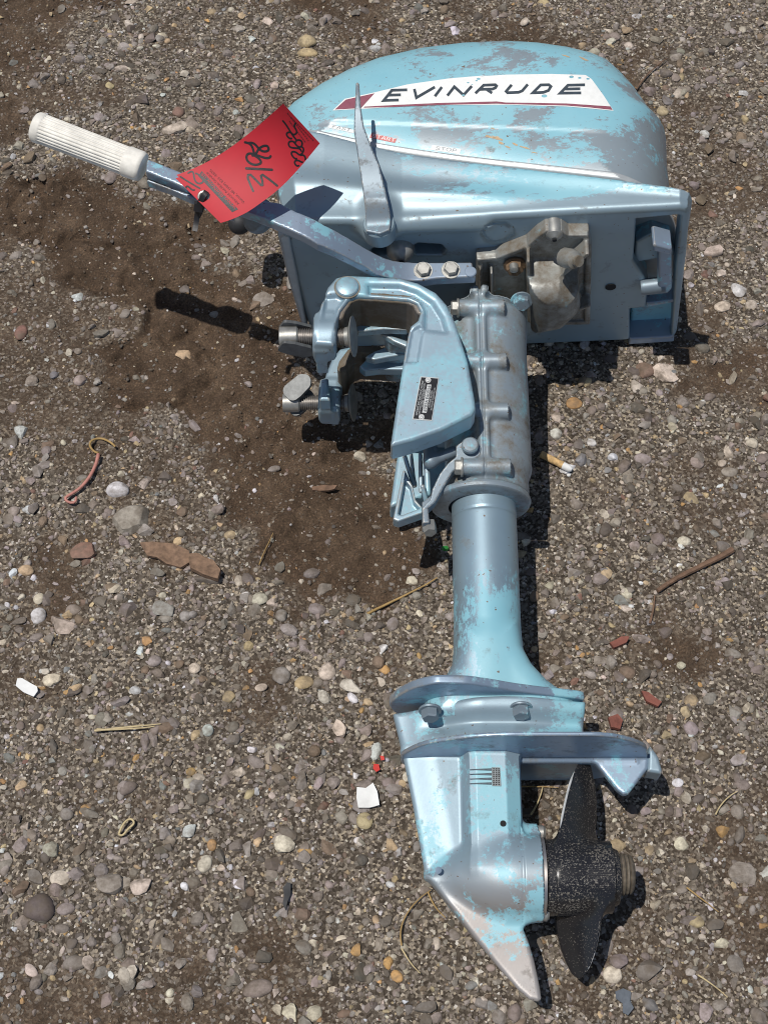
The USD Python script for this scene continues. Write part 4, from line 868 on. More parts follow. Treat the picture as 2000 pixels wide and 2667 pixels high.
ii, jj = np.meshgrid(np.arange(len(gx) - 1), np.arange(len(gy) - 1), indexing='ij')
k0 = (ii * len(gy) + jj).ravel(); gf = np.c_[k0, k0 + len(gy), k0 + len(gy) + 1, k0 + 1]
def vcol(prim, c):
    UsdGeom.PrimvarsAPI(prim).CreatePrimvar('tint', Sdf.ValueTypeNames.Color3fArray, 'vertex').Set(Vt.Vec3fArray.FromNumpy(np.asarray(c, np.float32)))
mat('ground', {'a': ('attribute', {'attribute': 'tint'}), 'sc': ('separate_color', {}), 't': ('texture_coordinate', {}),
               'v': ('voronoi_texture', {'scale': 430.0}), 'v2': ('voronoi_texture', {'scale': 230.0}), 'hs': ('separate_color', {'color_type': 'hsv'}),
               'r': ('rgb_ramp', {'ramp': [(0, (0.045, 0.035, 0.026)), (0.35, (0.085, 0.068, 0.051)), (0.65, (0.145, 0.120, 0.094)), (0.85, (0.26, 0.22, 0.175)), (0.96, (0.40, 0.33, 0.24)), (1, (0.6, 0.56, 0.5))]}),
               'sp': ('separate_color', {}), 'n': ('noise_texture', {'scale': 26.0, 'detail': 9, 'roughness': 0.7}),
               'rs': ('rgb_ramp', {'ramp': [(0.25, (0.043, 0.029, 0.019)), (0.5, (0.084, 0.057, 0.038)), (0.75, (0.150, 0.106, 0.072))]}),
               'n2': ('noise_texture', {'scale': 500.0, 'detail': 3, 'roughness': 0.7}), 'rn': ('rgb_ramp', {'ramp': [(0.3, (0.45, 0.45, 0.45)), (0.6, (1.15, 1.12, 1.08)), (0.72, (2.4, 2.2, 2.0))]}),
               'mm': ('mix_color', {'blend_type': 'multiply', 'fac': 1.0}), 'sl': ('math', {'math_type': 'multiply_add', 'value2': 1.25, 'value3': 0.0, 'use_clamp': True}),
               'mx': ('mix_color', {}), 'rd': ('math', {'math_type': 'multiply_add', 'value2': -1.0, 'value3': 1.0}),
               'hh': ('math', {'math_type': 'multiply'}), 'ha': ('math', {'math_type': 'add'}), 'mv': ('math', {'math_type': 'multiply', 'value2': 0.5}),
               'b': ('bump', {'strength': 0.9, 'distance': 0.0016}), 'p': ('principled_bsdf', {'roughness': 0.92, 'specular_ior_level': 0.2})},
    [('t.object', 'v.vector'), ('t.object', 'v2.vector'), ('t.object', 'n.vector'), ('t.object', 'n2.vector'), ('a.color', 'sc.color'), ('v.color', 'sp.color'), ('sp.r', 'r.fac'),
     ('n.fac', 'rs.fac'), ('n2.fac', 'rn.fac'), ('rs.color', 'mm.a'), ('rn.color', 'mm.b'), ('sc.r', 'sl.value1'), ('sl.value', 'mx.fac'), ('r.color', 'mx.a'), ('mm.result', 'mx.b'), ('mx.result', 'p.base_color'),
     ('sc.r', 'rd.value1'), ('v.distance', 'hh.value1'), ('rd.value', 'hh.value2'), ('hh.value', 'mv.value1'), ('n2.fac', 'ha.value1'), ('mv.value', 'ha.value2'), ('ha.value', 'b.height'), ('b.normal', 'p.normal')])
gm = obj('ground', (np.c_[GX.ravel(), GY.ravel(), GZ.ravel()], gf), 'ground', smooth=True)
sm = np.where(fine_area, soil(GX, GY), 0.3).ravel(); vcol(gm, np.c_[sm, sm, sm])
tag(gm, 'packed grey gravel ground with scraped patches of brown soil', None, None, 'structure')

# ---------------------------------------------------------------- stones
mat('stone', {'a': ('attribute', {'attribute': 'tint'}), 't': ('texture_coordinate', {}), 'n': ('noise_texture', {'scale': 320.0, 'detail': 5, 'roughness': 0.7}),
              'n2': ('noise_texture', {'scale': 90.0, 'detail': 5, 'roughness': 0.6}),
              'r': ('rgb_ramp', {'ramp': [(0.25, (0.62, 0.6, 0.58)), (0.55, (1, 1, 1)), (0.8, (1.25, 1.22, 1.18))]}), 'm': ('mix_color', {'blend_type': 'multiply', 'fac': 1.0}),
              'rd': ('rgb_ramp', {'ramp': [(0.42, (0.08, 0.08, 0.08)), (0.66, (0.75, 0.75, 0.75))]}), 'md': ('mix_color', {'b': (0.125, 0.097, 0.070)}),
              'b': ('bump', {'strength': 0.5, 'distance': 0.0006}), 'p': ('principled_bsdf', {'roughness': 0.72, 'specular_ior_level': 0.35})},
    [('t.object', 'n.vector'), ('t.object', 'n2.vector'), ('n.fac', 'r.fac'), ('a.color', 'm.a'), ('r.color', 'm.b'), ('n2.fac', 'rd.fac'), ('rd.color', 'md.fac'), ('m.result', 'md.a'), ('md.result', 'p.base_color'),
     ('n.fac', 'b.height'), ('b.normal', 'p.normal')])
TINTS = {'grey': (0.308, 0.267, 0.233), 'mid grey': (0.233, 0.199, 0.173), 'dark grey': (0.128, 0.11, 0.094), 'lilac grey': (0.353, 0.308, 0.286), 'pale': (0.63, 0.556, 0.451), 'tan': (0.541, 0.414, 0.248), 'ochre': (0.541, 0.322, 0.135), 'blue grey': (0.24, 0.245, 0.24), 'brown': (0.226, 0.163, 0.114), 'reddish': (0.255, 0.143, 0.109), 'off white': (0.7, 0.7, 0.7)}
KINDS = list(TINTS); KP = np.array([25, 21, 12, 17, 10, 5, 1.2, 2, 6, 0.8, 2.2]); KP = KP / KP.sum()
ICO = {k: trimesh.creation.icosphere(k) for k in (0, 1, 2)}
def rock(r, level, size, angular, seedv=None):
    """Vertices of one stone: a bumpy (angular 0) or broken (angular 1) ellipsoid of half axes size."""
    v = ICO[level].vertices.copy()
    for _ in range(2 + int(11 * angular)):                     # chop flat faces
        d = r.normal(size=3); d /= np.linalg.norm(d); c = r.uniform(0.42, 0.74) if angular > 0.45 else r.uniform(0.72, 0.97)
        t = v @ d - c; v = v - np.maximum(t, 0)[:, None] * d
    v *= 1 + 0.10 * (meshkit.noise(v * 1.7 + r.uniform(0, 50, 3), 1)[:, None] - 0.5)
    v /= np.abs(v).max(0)
    v[:, 0] *= 1 - 0.22 * r.uniform(0, 1) * v[:, 1]
    return v * size
def turn(a): c_, s_ = np.cos(a), np.sin(a); return np.array([[c_, -s_, 0], [s_, c_, 0], [0, 0, 1]])
# individual stones: (x, y in the 1659 px picture, width, height px, colour, angular, word)
HERO = [(663, 83, 42, 26, 'tan', .3, 'flat'), (664, 106, 44, 18, 'tan', .2, 'flat'), (1432, 801, 66, 50, 'pale', .8, 'large angular'), (1391, 796, 46, 34, 'brown', .8, 'blocky'), (1240, 869, 36, 26, 'ochre', .0, 'smooth oval'),
        (252, 1051, 50, 36, 'off white', .0, 'speckled egg-shaped'), (287, 1124, 92, 72, 'grey', .9, 'large flat-topped'), (788, 1772, 36, 40, 'tan', .1, 'smooth'), (706, 1446, 38, 42, 'pale', .3, 'three-cornered'), (656, 1471, 42, 30, 'tan', .1, 'smooth two-toned'),
        (607, 1456, 40, 42, 'lilac grey', .1, 'smooth round'), (756, 1479, 60, 34, 'pale', .8, 'rough'), (232, 1908, 66, 58, 'lilac grey', .9, 'large angular'), (305, 1911, 50, 44, 'pale', .6, 'angular'), (84, 1962, 66, 74, 'dark grey', .4, 'large round'), (557, 2134, 66, 42, 'grey', .1, 'smooth oval'),
        (1607, 1891, 64, 66, 'grey', .6, 'large angular'), (130, 1342, 66, 48, 'pale', .9, 'rough angular'), (355, 1315, 54, 36, 'lilac grey', .9, 'brick-shaped'), (180, 1189, 58, 42, 'reddish', .8, 'blocky'), (79, 1323, 34, 38, 'off white', .1, 'smooth'), (54, 1226, 36, 24, 'tan', .0, 'smooth oval'),
        (380, 271, 58, 36, 'pale', .5, 'flat elongated'), (415, 263, 44, 44, 'grey', .5, 'rounded'), (306, 211, 38, 28, 'dark grey', .8, 'angular'), (1542, 534, 46, 30, 'pale', .5, 'flat'), (1596, 620, 36, 32, 'off white', .7, 'angular'), (1310, 1238, 30, 30, 'tan', .5, 'three-cornered'),
        (636, 600, 38, 44, 'grey', .4, 'rounded'), (570, 635, 48, 40, 'grey', .6, 'flat'), (44, 717, 28, 36, 'reddish', .1, 'smooth'), (1405, 2092, 60, 62, 'mid grey', .5, 'large flat'), (1325, 2104, 44, 44, 'pale', .2, 'smooth'), (446, 1245, 70, 30, 'mid grey', .7, 'long'), (275, 1312, 50, 40, 'mid grey', .6, 'angular'),
        (457, 1823, 22, 28, 'ochre', .1, 'smooth'), (658, 1838, 34, 22, 'ochre', .1, 'smooth oval'), (412, 1665, 22, 20, 'ochre', .1, 'smooth'), (494, 1503, 30, 28, 'tan', .1, 'smooth'), (140, 1962, 40, 30, 'lilac grey', .4, 'rounded'), (128, 1895, 44, 36, 'pale', .5, 'angular'), (260, 1515, 44, 30, 'lilac grey', .7, 'angular'),
        (400, 1330, 26, 26, 'lilac grey', .3, 'rounded'), (560, 1290, 36, 30, 'pale', .2, 'smooth'), (1505, 1990, 36, 30, 'tan', .2, 'smooth'), (1560, 2040, 40, 30, 'pale', .5, 'angular'), (410, 1790, 30, 40, 'off white', .6, 'angular'), (820, 2230, 34, 30, 'pale', .4, 'rounded'), (155, 1310, 36, 28, 'grey', .3, 'rounded'), (1465, 1690, 26, 22, 'off white', .2, 'smooth'), (890, 1245, 30, 24, 'pale', .4, 'rounded'), (1325, 990, 26, 22, 'off white', .5, 'angular'), (1388, 990, 38, 24, 'lilac grey', .1, 'smooth oval')]
LAND = {'the white handle grip': (190, 320), 'the red sale tag': (530, 350), 'the clamp screws': (650, 830), 'the lower clamp frame': (880, 1090), 'the round leg tube': (1050, 1300), 'the skeg tip': (1165, 2165), 'the propeller blades': (1250, 1900), 'the tail fin of the plate': (1370, 1680),
        'the cigarette butt': (1200, 1005), 'the square paper scrap': (795, 1722), 'the torn paper scrap': (57, 1487), 'the pink rubber strip': (185, 1020), 'the bark chips': (390, 1210), 'the brown twig': (1500, 1230), 'the black rubber scrap': (620, 1930), 'the pale straw': (275, 1573), 'the top of the engine cover': (1000, 105), 'the rear of the engine cover': (1440, 420), 'the lower left photo corner': (60, 2150), 'the upper left photo corner': (60, 60), 'the gearcase edge': (880, 1760), 'the upper right photo corner': (1600, 60), 'the lower right photo corner': (1600, 2150)}
R1 = np.random.default_rng(21)
stones = []
HZ = 0.0
for (x, y, w, h, k, ang, word) in HERO: stones.append((x, y, w, h, k, ang, word))
def blocked(x, y, m=22):
    return any(abs(x - s[0]) < (s[2] / 2 + m) and abs(y - s[1]) < (s[3] / 2 + m) for s in stones)
MOTOR_PX = [sg.Polygon([(600, 560), (640, 250), (780, 150), (1000, 95), (1250, 100), (1340, 150), (1440, 300), (1500, 410), (1470, 760), (1180, 780), (1150, 1400), (1270, 1530), (1440, 1600), (1440, 1720), (1370, 1740), (1330, 1780), (1390, 1900), (1310, 2120), (1240, 2130), (1180, 2180), (1130, 2150), (910, 1890), (840, 1500), (970, 1460), (960, 1150), (840, 1140), (840, 960), (600, 930)]), sg.Polygon([(60, 290), (80, 230), (330, 320), (640, 220), (720, 320), (600, 480), (400, 500)])]
lit_px = [(1200, 1005, 45), (795, 1722, 40), (57, 1487, 36), (185, 1020, 50), (350, 1190, 60), (440, 1230, 50), (620, 1930, 36), (275, 1573, 50), (1345, 2165, 36), (270, 1787, 30), (1325, 1565, 26), (1400, 1510, 30), (1337, 1388, 30), (870, 1285, 50), (1500, 1230, 50)]
tries = 0
while len(stones) < 300 and tries < 60000:
    tries += 1
    x, y = R1.uniform(8, 1650), R1.uniform(8, 2205)
    if any(p.contains(sg.Point(x, y)) for p in MOTOR_PX) or any(math.hypot(x - a, y - b) < r for a, b, r in lit_px): continue
    sc = 0.62 + 0.45 * y / 2212
    g_ = gv([(x, y)])[0]; so = float(soil(g_[0:1], g_[1:2])[0])
    if R1.uniform() < so * 0.93: continue
    if x > 1150 and R1.uniform() < 0.45: continue
    w = sc * np.clip(R1.lognormal(3.28, 0.24), 20, 50); h = w * R1.uniform(0.6, 0.95)
    if blocked(x, y, 4): continue
    k = KINDS[R1.choice(len(KINDS), p=np.array([21, 16, 9, 20, 13, 7, 2.5, 2.5, 4, 1, 4]) / 100)]
    ang = R1.choice([0.1, 0.2, 0.5, 0.8], p=[0.15, 0.2, 0.3, 0.35]); word = {0.1: 'smooth', 0.2: 'rounded', 0.5: 'chipped', 0.8: 'angular'}[float(ang)]
    stones.append((x, y, w, h, k, float(ang), word))
dirs = ['right of', 'above and right of', 'above', 'above and left of', 'left of', 'below and left of', 'below', 'below and right of']
info = []
for i, s in enumerate(stones):
    best = sorted(((math.hypot(s[0] - a, s[1] - b), n, a, b) for n, (a, b) in LAND.items()))
    d, n, a, b = best[0]
    q = int(round(math.atan2(-(s[1] - b), s[0] - a) / (PI / 4))) % 8
    size = ('small', 'medium', 'big')[int(s[2] > 27) + int(s[2] > 36)]
    look = (s[6] if i < len(HERO) else f'{size} {s[6]}') + f' {s[4]}'
    info.append([look, f'{dirs[q]} {n}', d])
groups = {}
for i, (a, b, d) in enumerate(info): groups.setdefault((a, b), []).append((d, i))
ORD = ['first', 'second', 'third', 'fourth', 'fifth', 'sixth', 'seventh', 'eighth']
lab = {}
for (a, b), L_ in groups.items():
    L_.sort()
    for r, (d, i) in enumerate(L_):
        lab[i] = f'{a} stone {b}' if len(L_) == 1 else f'{a} stone {b}, {ORD[r]} nearest'.replace('first nearest', 'nearest')
for i, (x, y, w, h, k, ang, word) in enumerate(stones):
    c_ = gv([(x, y)])[0]; e = np.abs(gv([(x + w / 2, y)])[0][0] - c_[0]); dy = abs(gv([(x, y - h / 2)])[0][1] - gv([(x, y + h / 2)])[0][1]) / 2
    r = np.random.default_rng(500 + i)
    lift = min(e, dy) * r.uniform(0.5, 0.75)
    v = rock(r, 2, (e * 1.02, max(dy * 0.95, e * 0.45), lift), ang) @ turn(r.uniform(-0.25, 0.25) if i < len(HERO) else r.uniform(0, PI)).T
    z0 = float(height(c_[0:1], c_[1:2])[0])
    m = obj('stone', (v + (c_[0], c_[1], z0 + lift * 0.12), ICO[2].faces), 'stone', smooth=50 if ang < 0.4 else 20)
    t = np.array(TINTS[k]) * r.uniform(0.85, 1.15) * (1 + r.uniform(-0.06, 0.06, 3))
    vcol_t = np.tile(t, (len(UsdGeom.Mesh(m).GetPointsAttr().Get()), 1)); vcol(m, vcol_t)
    tag(m, lab[i], 'stone', 'loose stones on the gravel')
# everything smaller: one mass of gravel
def gravel(n, level, rlo, rhi, seed, keep, name, label, only_soil=False):
    r = np.random.default_rng(seed)
    y = r.uniform(0.2, 1.62, n * 2); half = 0.30 + 0.145 * (y - 0.2) + 0.06
    x = r.uniform(-1, 1, n * 2) * 0.60; ok = (np.abs(x) < half)
    x, y = x[ok][:n], y[ok][:n]
    s = soil(x, y); clump = meshkit.fbm(np.stack([x, y, 0 * x], -1) * 30, 3, 8)
    ok = r.uniform(size=len(x)) < (s ** 1.5 * clump * 1.5 if only_soil else np.clip((1 - keep * s) * (0.2 + 1.5 * clump), 0, 1))
    x, y = x[ok], y[ok]; n = len(x)
    protos = [rock(np.random.default_rng(seed + 7 + q), level, (1, 1, 1), [0.2, 0.7, 0.9, 0.8][q % 4]) for q in range(24)]
    pv = np.stack(protos); nv = pv.shape[1]; f0 = np.asarray(ICO[level].faces)
    size = np.clip(rlo * np.exp(r.exponential(0.45, n)), rlo * 0.8, rhi)
    sx = size * r.uniform(0.85, 1.3, n); sy = size * r.uniform(0.6, 1.0, n); sz = size * r.uniform(0.4, 0.75, n)
    a = r.uniform(0, 2 * PI, n); V = pv[r.integers(0, 24, n)] * np.stack([sx, sy, sz], 1)[:, None]
    tx = r.uniform(-0.35, 0.35, n)[:, None]
    Y2, Z2 = V[..., 1] * np.cos(tx) - V[..., 2] * np.sin(tx), V[..., 1] * np.sin(tx) + V[..., 2] * np.cos(tx)
    ca, sa = np.cos(a)[:, None], np.sin(a)[:, None]
    W = np.stack([V[..., 0] * ca - Y2 * sa + x[:, None], V[..., 0] * sa + Y2 * ca + y[:, None], Z2 + (height(x, y) + sz * r.uniform(-0.2, 0.35, n))[:, None]], -1)
    F = (f0[None] + (np.arange(n) * nv)[:, None, None]).reshape(-1, 3)
    k = r.choice(len(KINDS), n, p=KP); c_ = np.array([TINTS[q] for q in KINDS])[k] * r.uniform(0.7, 1.2, (n, 1)) * (1 + r.uniform(-0.05, 0.05, (n, 3)))
    if only_soil: c_ = np.array([0.105, 0.074, 0.050]) * r.uniform(0.55, 1.5, (n, 1))
    path = numbered('/World/' + name)
    m = usdkit.mesh(stage, path, (W.reshape(-1, 3), F), MAT['stone'], smooth=False)
    vcol(m.GetPrim(), np.repeat(c_, nv, 0))
    tag(m.GetPrim(), label, 'gravel', None, 'stuff')
gravel(30000, 0, 0.0008, 0.0022, 35, 0, 'soil_crumbs', 'crumbs and clods of brown soil on the scraped patches', True)
gravel(10000, 1, 0.0023, 0.0080, 31, 0.95, 'gravel', 'coarser grey and tan gravel pressed into the ground')
gravel(66000, 0, 0.0009, 0.0030, 32, 0.8, 'fine_gravel', 'fine grey grit scattered all over the ground')

# ---------------------------------------------------------------- litter lying on the gravel
plain('paper_white', (0.74, 0.74, 0.72), 0.8, 0, 0.07, 120)
plain('paint_red', (0.55, 0.03, 0.02), 0.5, 0, 0.1, 200)
plain('straw_pale', (0.50, 0.40, 0.22), 0.7, 0, 0.25, 150)
plain('straw_gold', (0.34, 0.22, 0.08), 0.7, 0, 0.25, 150)
plain('twig_brown', (0.16, 0.095, 0.06), 0.85, 0, 0.4, 140, 0.0015)
plain('bark_brown', (0.20, 0.125, 0.08), 0.9, 0, 0.45, 160, 0.002)
plain('brick_chip', (0.20, 0.07, 0.05), 0.85, 0, 0.3, 160, 0.001)
plain('rubber_pink', (0.46, 0.20, 0.16), 0.6, 0, 0.25, 140)
plain('filter_tan', (0.56, 0.37, 0.17), 0.85, 0, 0.35, 260)
plain('green_bit', (0.03, 0.22, 0.04), 0.5)
plain('blue_scrap', (0.10, 0.115, 0.135), 0.8, 0, 0.2, 200)
def gh(p, up=0.0): p = np.asarray(p, float); return np.c_[p[:, :2], height(p[:, 0], p[:, 1]) + up]
def flat_bit(name, pts, m, th, label, cat, lift=0.0035, curl=0.0, group=None, seed=1):
    P = gv(pts)[:, :2]; c_ = P.mean(0)
    b = filled(sg.Polygon(P), 0.004); v = b.vertices.copy()
    r_ = np.linalg.norm(v[:, :2] - c_, axis=1) / max(np.ptp(P[:, 0]), np.ptp(P[:, 1]))
    z = float(height(c_[None, 0], c_[None, 1])[0]) + lift
    v[:, 2] = z + curl * r_ ** 2 + (meshkit.noise(np.c_[v[:, :2] * 90, 0 * v[:, 0] + seed], seed) - 0.5) * min(0.004, th * 1.2)
    f = np.array(b.faces)
    if np.cross(v[f[0, 1]] - v[f[0, 0]], v[f[0, 2]] - v[f[0, 0]])[2] < 0: f = f[:, ::-1]
    return tag(obj(name, sheet(v, f, th), m, smooth=40), label, cat, group)
def strand(name, pts, r0, m, label, cat, lift=0.004, group=None, n=14, r1=None):
    P = gv(pts); P = gh(P, lift); P = spline(P, n) if len(P) > 2 else np.linspace(P[0], P[1], n)
    P[:, 2] += (meshkit.noise(P * 120, 3) - 0.3) * 0.002
    rr = np.linspace(r0, r0 * 0.5 if r1 is None else r1, n)
    return tag(obj(name, tube(P, rr, 7), m, smooth=50), label, cat, group)
flat_bit('paper_scrap', [(771, 1703), (790, 1705), (806, 1694), (815, 1712), (820, 1742), (798, 1747), (774, 1748), (770, 1725)], 'paper_white', 0.0012, 'square white paper scrap with torn edges left of the gearcase', 'paper scrap', 0.0045, 0.003)
flat_bit('paper_scrap', [(38, 1467), (48, 1466), (80, 1484), (82, 1494), (73, 1506), (50, 1495), (34, 1482)], 'paper_white', 0.0012, 'bent white paper scrap near the left edge of the photo', 'paper scrap', 0.0055, 0.004, seed=3)
flat_bit('paint_chip', [(807, 1652), (818, 1652), (821, 1664), (813, 1669), (806, 1662)], 'paint_red', 0.001, 'bright red paint chip, the larger of two beside the gearcase', 'paint chip', 0.0045)
flat_bit('paint_chip', [(821, 1634), (829, 1635), (831, 1643), (823, 1644)], 'paint_red', 0.001, 'bright red paint chip, the smaller and upper of two beside the gearcase', 'paint chip', 0.0045)
flat_bit('rubber_scrap', [(612, 1920), (620, 1908), (628, 1909), (628, 1935), (622, 1948), (617, 1968), (611, 1955), (614, 1938)], 'black_rubber', 0.0015, 'torn black rubber scrap standing out on the lower left gravel', 'rubber scrap', 0.0045)
flat_bit('gravel_patch', [(1328, 2145), (1345, 2138), (1362, 2146), (1360, 2165), (1368, 2180), (1356, 2196), (1345, 2190), (1344, 2170), (1330, 2160)], 'blue_scrap', 0.0012, 'flat blue grey scrap below the lower propeller blade', 'scrap', 0.0045, seed=5)
flat_bit('wood_chip', [(1312, 1556), (1332, 1548), (1344, 1560), (1338, 1580), (1318, 1578)], 'brick_chip', 0.005, 'squarish reddish wood chip above the anti-ventilation plate tail', 'wood chip', 0.003)
flat_bit('wood_chip', [(1384, 1497), (1400, 1500), (1428, 1520), (1420, 1530), (1395, 1518)], 'brick_chip', 0.004, 'slanting reddish wood chip right of the exhaust foot', 'wood chip', 0.003, seed=2)
flat_bit('wood_chip', [(1316, 1392), (1340, 1380), (1358, 1381), (1352, 1392), (1325, 1402)], 'brick_chip', 0.004, 'long reddish wood chip right of the leg tube flare', 'wood chip', 0.003, seed=4)
flat_bit('wood_chip', [(672, 1040), (700, 1036), (728, 1038), (722, 1045), (690, 1050), (674, 1047)], 'twig_brown', 0.003, 'thin brown wood sliver on the soil left of the clamps', 'wood chip', 0.003, seed=6)
flat_bit('bark_chip', [(302, 1172), (330, 1170), (375, 1173), (408, 1190), (415, 1212), (390, 1226), (360, 1218), (338, 1204), (318, 1200)], 'bark_brown', 0.004, 'pale brown bark chip, left one of the overlapping pair', 'bark chip', 0.003, 0.004, seed=7)
flat_bit('bark_chip', [(408, 1205), (430, 1202), (462, 1216), (478, 1238), (472, 1258), (440, 1248), (412, 1232)], 'bark_brown', 0.007, 'dark brown bark chip, right one of the overlapping pair', 'bark chip', 0.005, 0.003, seed=8)
strand('twig', [(1420, 1278), (1462, 1250), (1520, 1222), (1582, 1188)], 0.0022, 'twig_brown', 'weathered brown twig lying right of the leg tube', 'twig', 0.004, r1=0.0032)
strand('twig', [(793, 1324), (850, 1293), (900, 1272), (944, 1248)], 0.0014, 'straw_gold', 'thin tan twig pointing at the leg tube from the left', 'twig', 0.004)
strand('twig', [(1404, 1346), (1410, 1320), (1414, 1288)], 0.0014, 'twig_brown', 'short upright brown twig below the longer twig', 'twig', 0.003)
strand('straw', [(205, 1581), (270, 1574), (348, 1566)], 0.0011, 'straw_pale', 'pale dry straw, upper of the two crossing stalks on the left gravel', 'straw', 0.005)
strand('straw', [(210, 1578), (260, 1578), (335, 1571)], 0.0010, 'straw_pale', 'pale dry straw, lower of the two crossing stalks on the left gravel', 'straw', 0.005)
strand('straw', [(1146, 1762), (1160, 1738), (1172, 1702)], 0.0009, 'straw_pale', 'short pale straw in the gap between gearcase and propeller', 'straw', 0.005)
strand('straw', [(1126, 1702), (1160, 1701), (1205, 1704)], 0.0007, 'straw_gold', 'thin level straw under the anti-ventilation plate', 'straw', 0.005)
strand('grass_blade', [(868, 2045), (872, 1990), (900, 1950), (930, 1925)], 0.0008, 'straw_gold', 'dry curved grass blade left of the skeg', 'dry grass', 0.005, n=20)
strand('grass_blade', [(868, 2052), (885, 2080), (908, 2106)], 0.0008, 'straw_pale', 'dry pale grass blade below the curved one near the skeg', 'dry grass', 0.005)
strand('grass_blade', [(925, 1930), (940, 1960), (962, 1985)], 0.0009, 'straw_gold', 'short dry grass blade against the leading edge', 'dry grass', 0.005)
strand('grass_blade', [(1482, 1920), (1515, 1945), (1552, 1972)], 0.0008, 'straw_gold', 'dry grass blade right of the propeller nut', 'dry grass', 0.005)
strand('grass_blade', [(1508, 2108), (1540, 2130), (1572, 2156)], 0.0008, 'straw_pale', 'dry grass blade in the lower right gravel', 'dry grass', 0.005)
strand('grass_blade', [(1545, 1762), (1562, 1735), (1592, 1712)], 0.0008, 'straw_pale', 'dry grass blade right of the plate tail fin', 'dry grass', 0.005)
strand('grass_blade', [(1375, 190), (1410, 150), (1440, 128)], 0.0011, 'twig_brown', 'thin dark stalk right of the engine cover top', 'dry grass', 0.005)
strand('grass_blade', [(560, 1220), (575, 1180), (590, 1150)], 0.0006, 'straw_gold', 'fine dry grass blade on the soil above the gravel edge', 'dry grass', 0.005)
strand('seed_loop', [(257, 1805), (268, 1782), (285, 1772), (290, 1778), (278, 1792), (262, 1806), (256, 1803)], 0.0010, 'straw_pale', 'looped pale straw husk on the lower left gravel', 'straw husk', 0.006, n=26, r1=0.001)
rs = strand('rubber_strip', [(248, 962), (228, 948), (205, 946), (194, 958), (200, 970), (212, 976)], 0.0012, 'straw_gold', 'thin tan loop at the head of the pink rubber strip', 'rubber band', 0.006, n=26, r1=0.0012)
strand('rubber_strip', [(212, 980), (206, 1005), (190, 1035), (158, 1065), (142, 1080), (150, 1086), (165, 1074)], 0.0020, 'rubber_pink', 'faded pink rubber strip curling left of the big grey stone', 'rubber band', 0.006, n=30, r1=0.0014)
tag(obj('glass_bit', trimesh.Trimesh(rock(np.random.default_rng(3), 1, (0.004, 0.003, 0.003), 0.8) + gh(gv([(963, 1183)]), 0.004)[0], ICO[1].faces, process=False), 'green_bit', smooth=20), 'tiny bright green bit below the clamp frame', 'glass bit')
# cigarette butt
a, b = gh(gv([(1168, 986), (1234, 1022)]), 0.0062); d = b - a; Ln = np.linalg.norm(d)
cb = thing('cigarette_butt', 'crushed cigarette butt with tan filter right of the leg', 'cigarette butt')
def stub(prof, sq):
    m = lathe(prof, (0, 0, 0), (0, 0, 1), 20); v = m.vertices.copy(); v[:, 1] *= sq
    v[:, :2] *= (1 + 0.22 * (meshkit.noise(np.c_[v[:, :2] * 0, v[:, 2] * 160] + 5, 2) - 0.5))[:, None]
    m.vertices = v; m.apply_transform(frame(d, a)); return m
obj('filter', stub([(0, 0), (0.0038, 0), (0.0045, 0.0008)] + [(0.0045, s) for s in np.linspace(0.002, Ln * 0.72, 12)] + [(0, Ln * 0.72)], 0.8), 'filter_tan', cb)
obj('paper_end', stub([(0, Ln * 0.721), (0.0044, Ln * 0.721), (0.0046, Ln * 0.85), (0.0040, Ln * 0.93), (0.0018, Ln), (0, Ln * 0.96)], 0.85), 'paper_white', cb)

# ---------------------------------------------------------------- sale tag, eyelet and cable tie
from scipy.interpolate import LinearNDInterpolator
def c8t(*p): return np.array([(430 + x * 420 / 1659, 250 + y * 420 / 1659) for x, y in p], float)
EA = c8t((84, 818), (300, 737), (480, 648), (700, 505), (900, 350), (1060, 212), (1215, 72))
EB = c8t((570, 1302), (800, 1215), (1000, 1085), (1200, 925), (1400, 715), (1500, 595), (1592, 482))
def along(E, t):
    s = np.r_[0, np.cumsum(np.linalg.norm(np.diff(E, axis=0), axis=1))]; s /= s[-1]
    from scipy.interpolate import PchipInterpolator
    return PchipInterpolator(s, E)(t)
NV, NU = 41, 21
vv, uu = np.linspace(0, 1, NV), np.linspace(0, 1, NU)
pa_, pb2 = along(EA, vv), along(EB, vv)
zA, zB = 0.285 + 0.062 * vv ** 1.5, 0.276 + 0.026 * vv ** 1.5
PX = pa_[:, None] * (1 - uu[None, :, None]) + pb2[:, None] * uu[None, :, None]
ZZ = zA[:, None] * (1 - uu) + zB[:, None] * uu
TG = G(PX[..., 0], PX[..., 1], ZZ)
ti, tj = np.meshgrid(np.arange(NV - 1), np.arange(NU - 1), indexing='ij'); t0 = (ti * NU + tj).ravel()
tf = np.vstack([np.c_[t0, t0 + NU, t0 + NU + 1], np.c_[t0, t0 + NU + 1, t0 + 1]])
tv = TG.reshape(-1, 3)
eye_px = c8t((398, 1032))[0]
keep = np.linalg.norm(PX.reshape(-1, 2)[tf].mean(1) - eye_px, axis=1) > 7
corner = (tf.min(1) == 0)
tf = tf[keep & ~corner]
tn_ = np.cross(TG[1:, 1:] - TG[:-1, :-1], TG[:-1, 1:] - TG[1:, :-1]).mean((0, 1)); tn_ /= np.linalg.norm(tn_)
if tn_[2] < 0: tn_ = -tn_
if np.cross(tv[tf[0, 1]] - tv[tf[0, 0]], tv[tf[0, 2]] - tv[tf[0, 0]]) @ tn_ < 0: tf = tf[:, ::-1]
tagx = thing('sale_tag', 'curved red paper sale tag with black handwriting hanging from the tiller arm', 'sale tag')
obj('card', sheet(tv - tn_ * 0.0004, tf, 0.0004, tn_), 'tag_red', tagx, smooth=35)
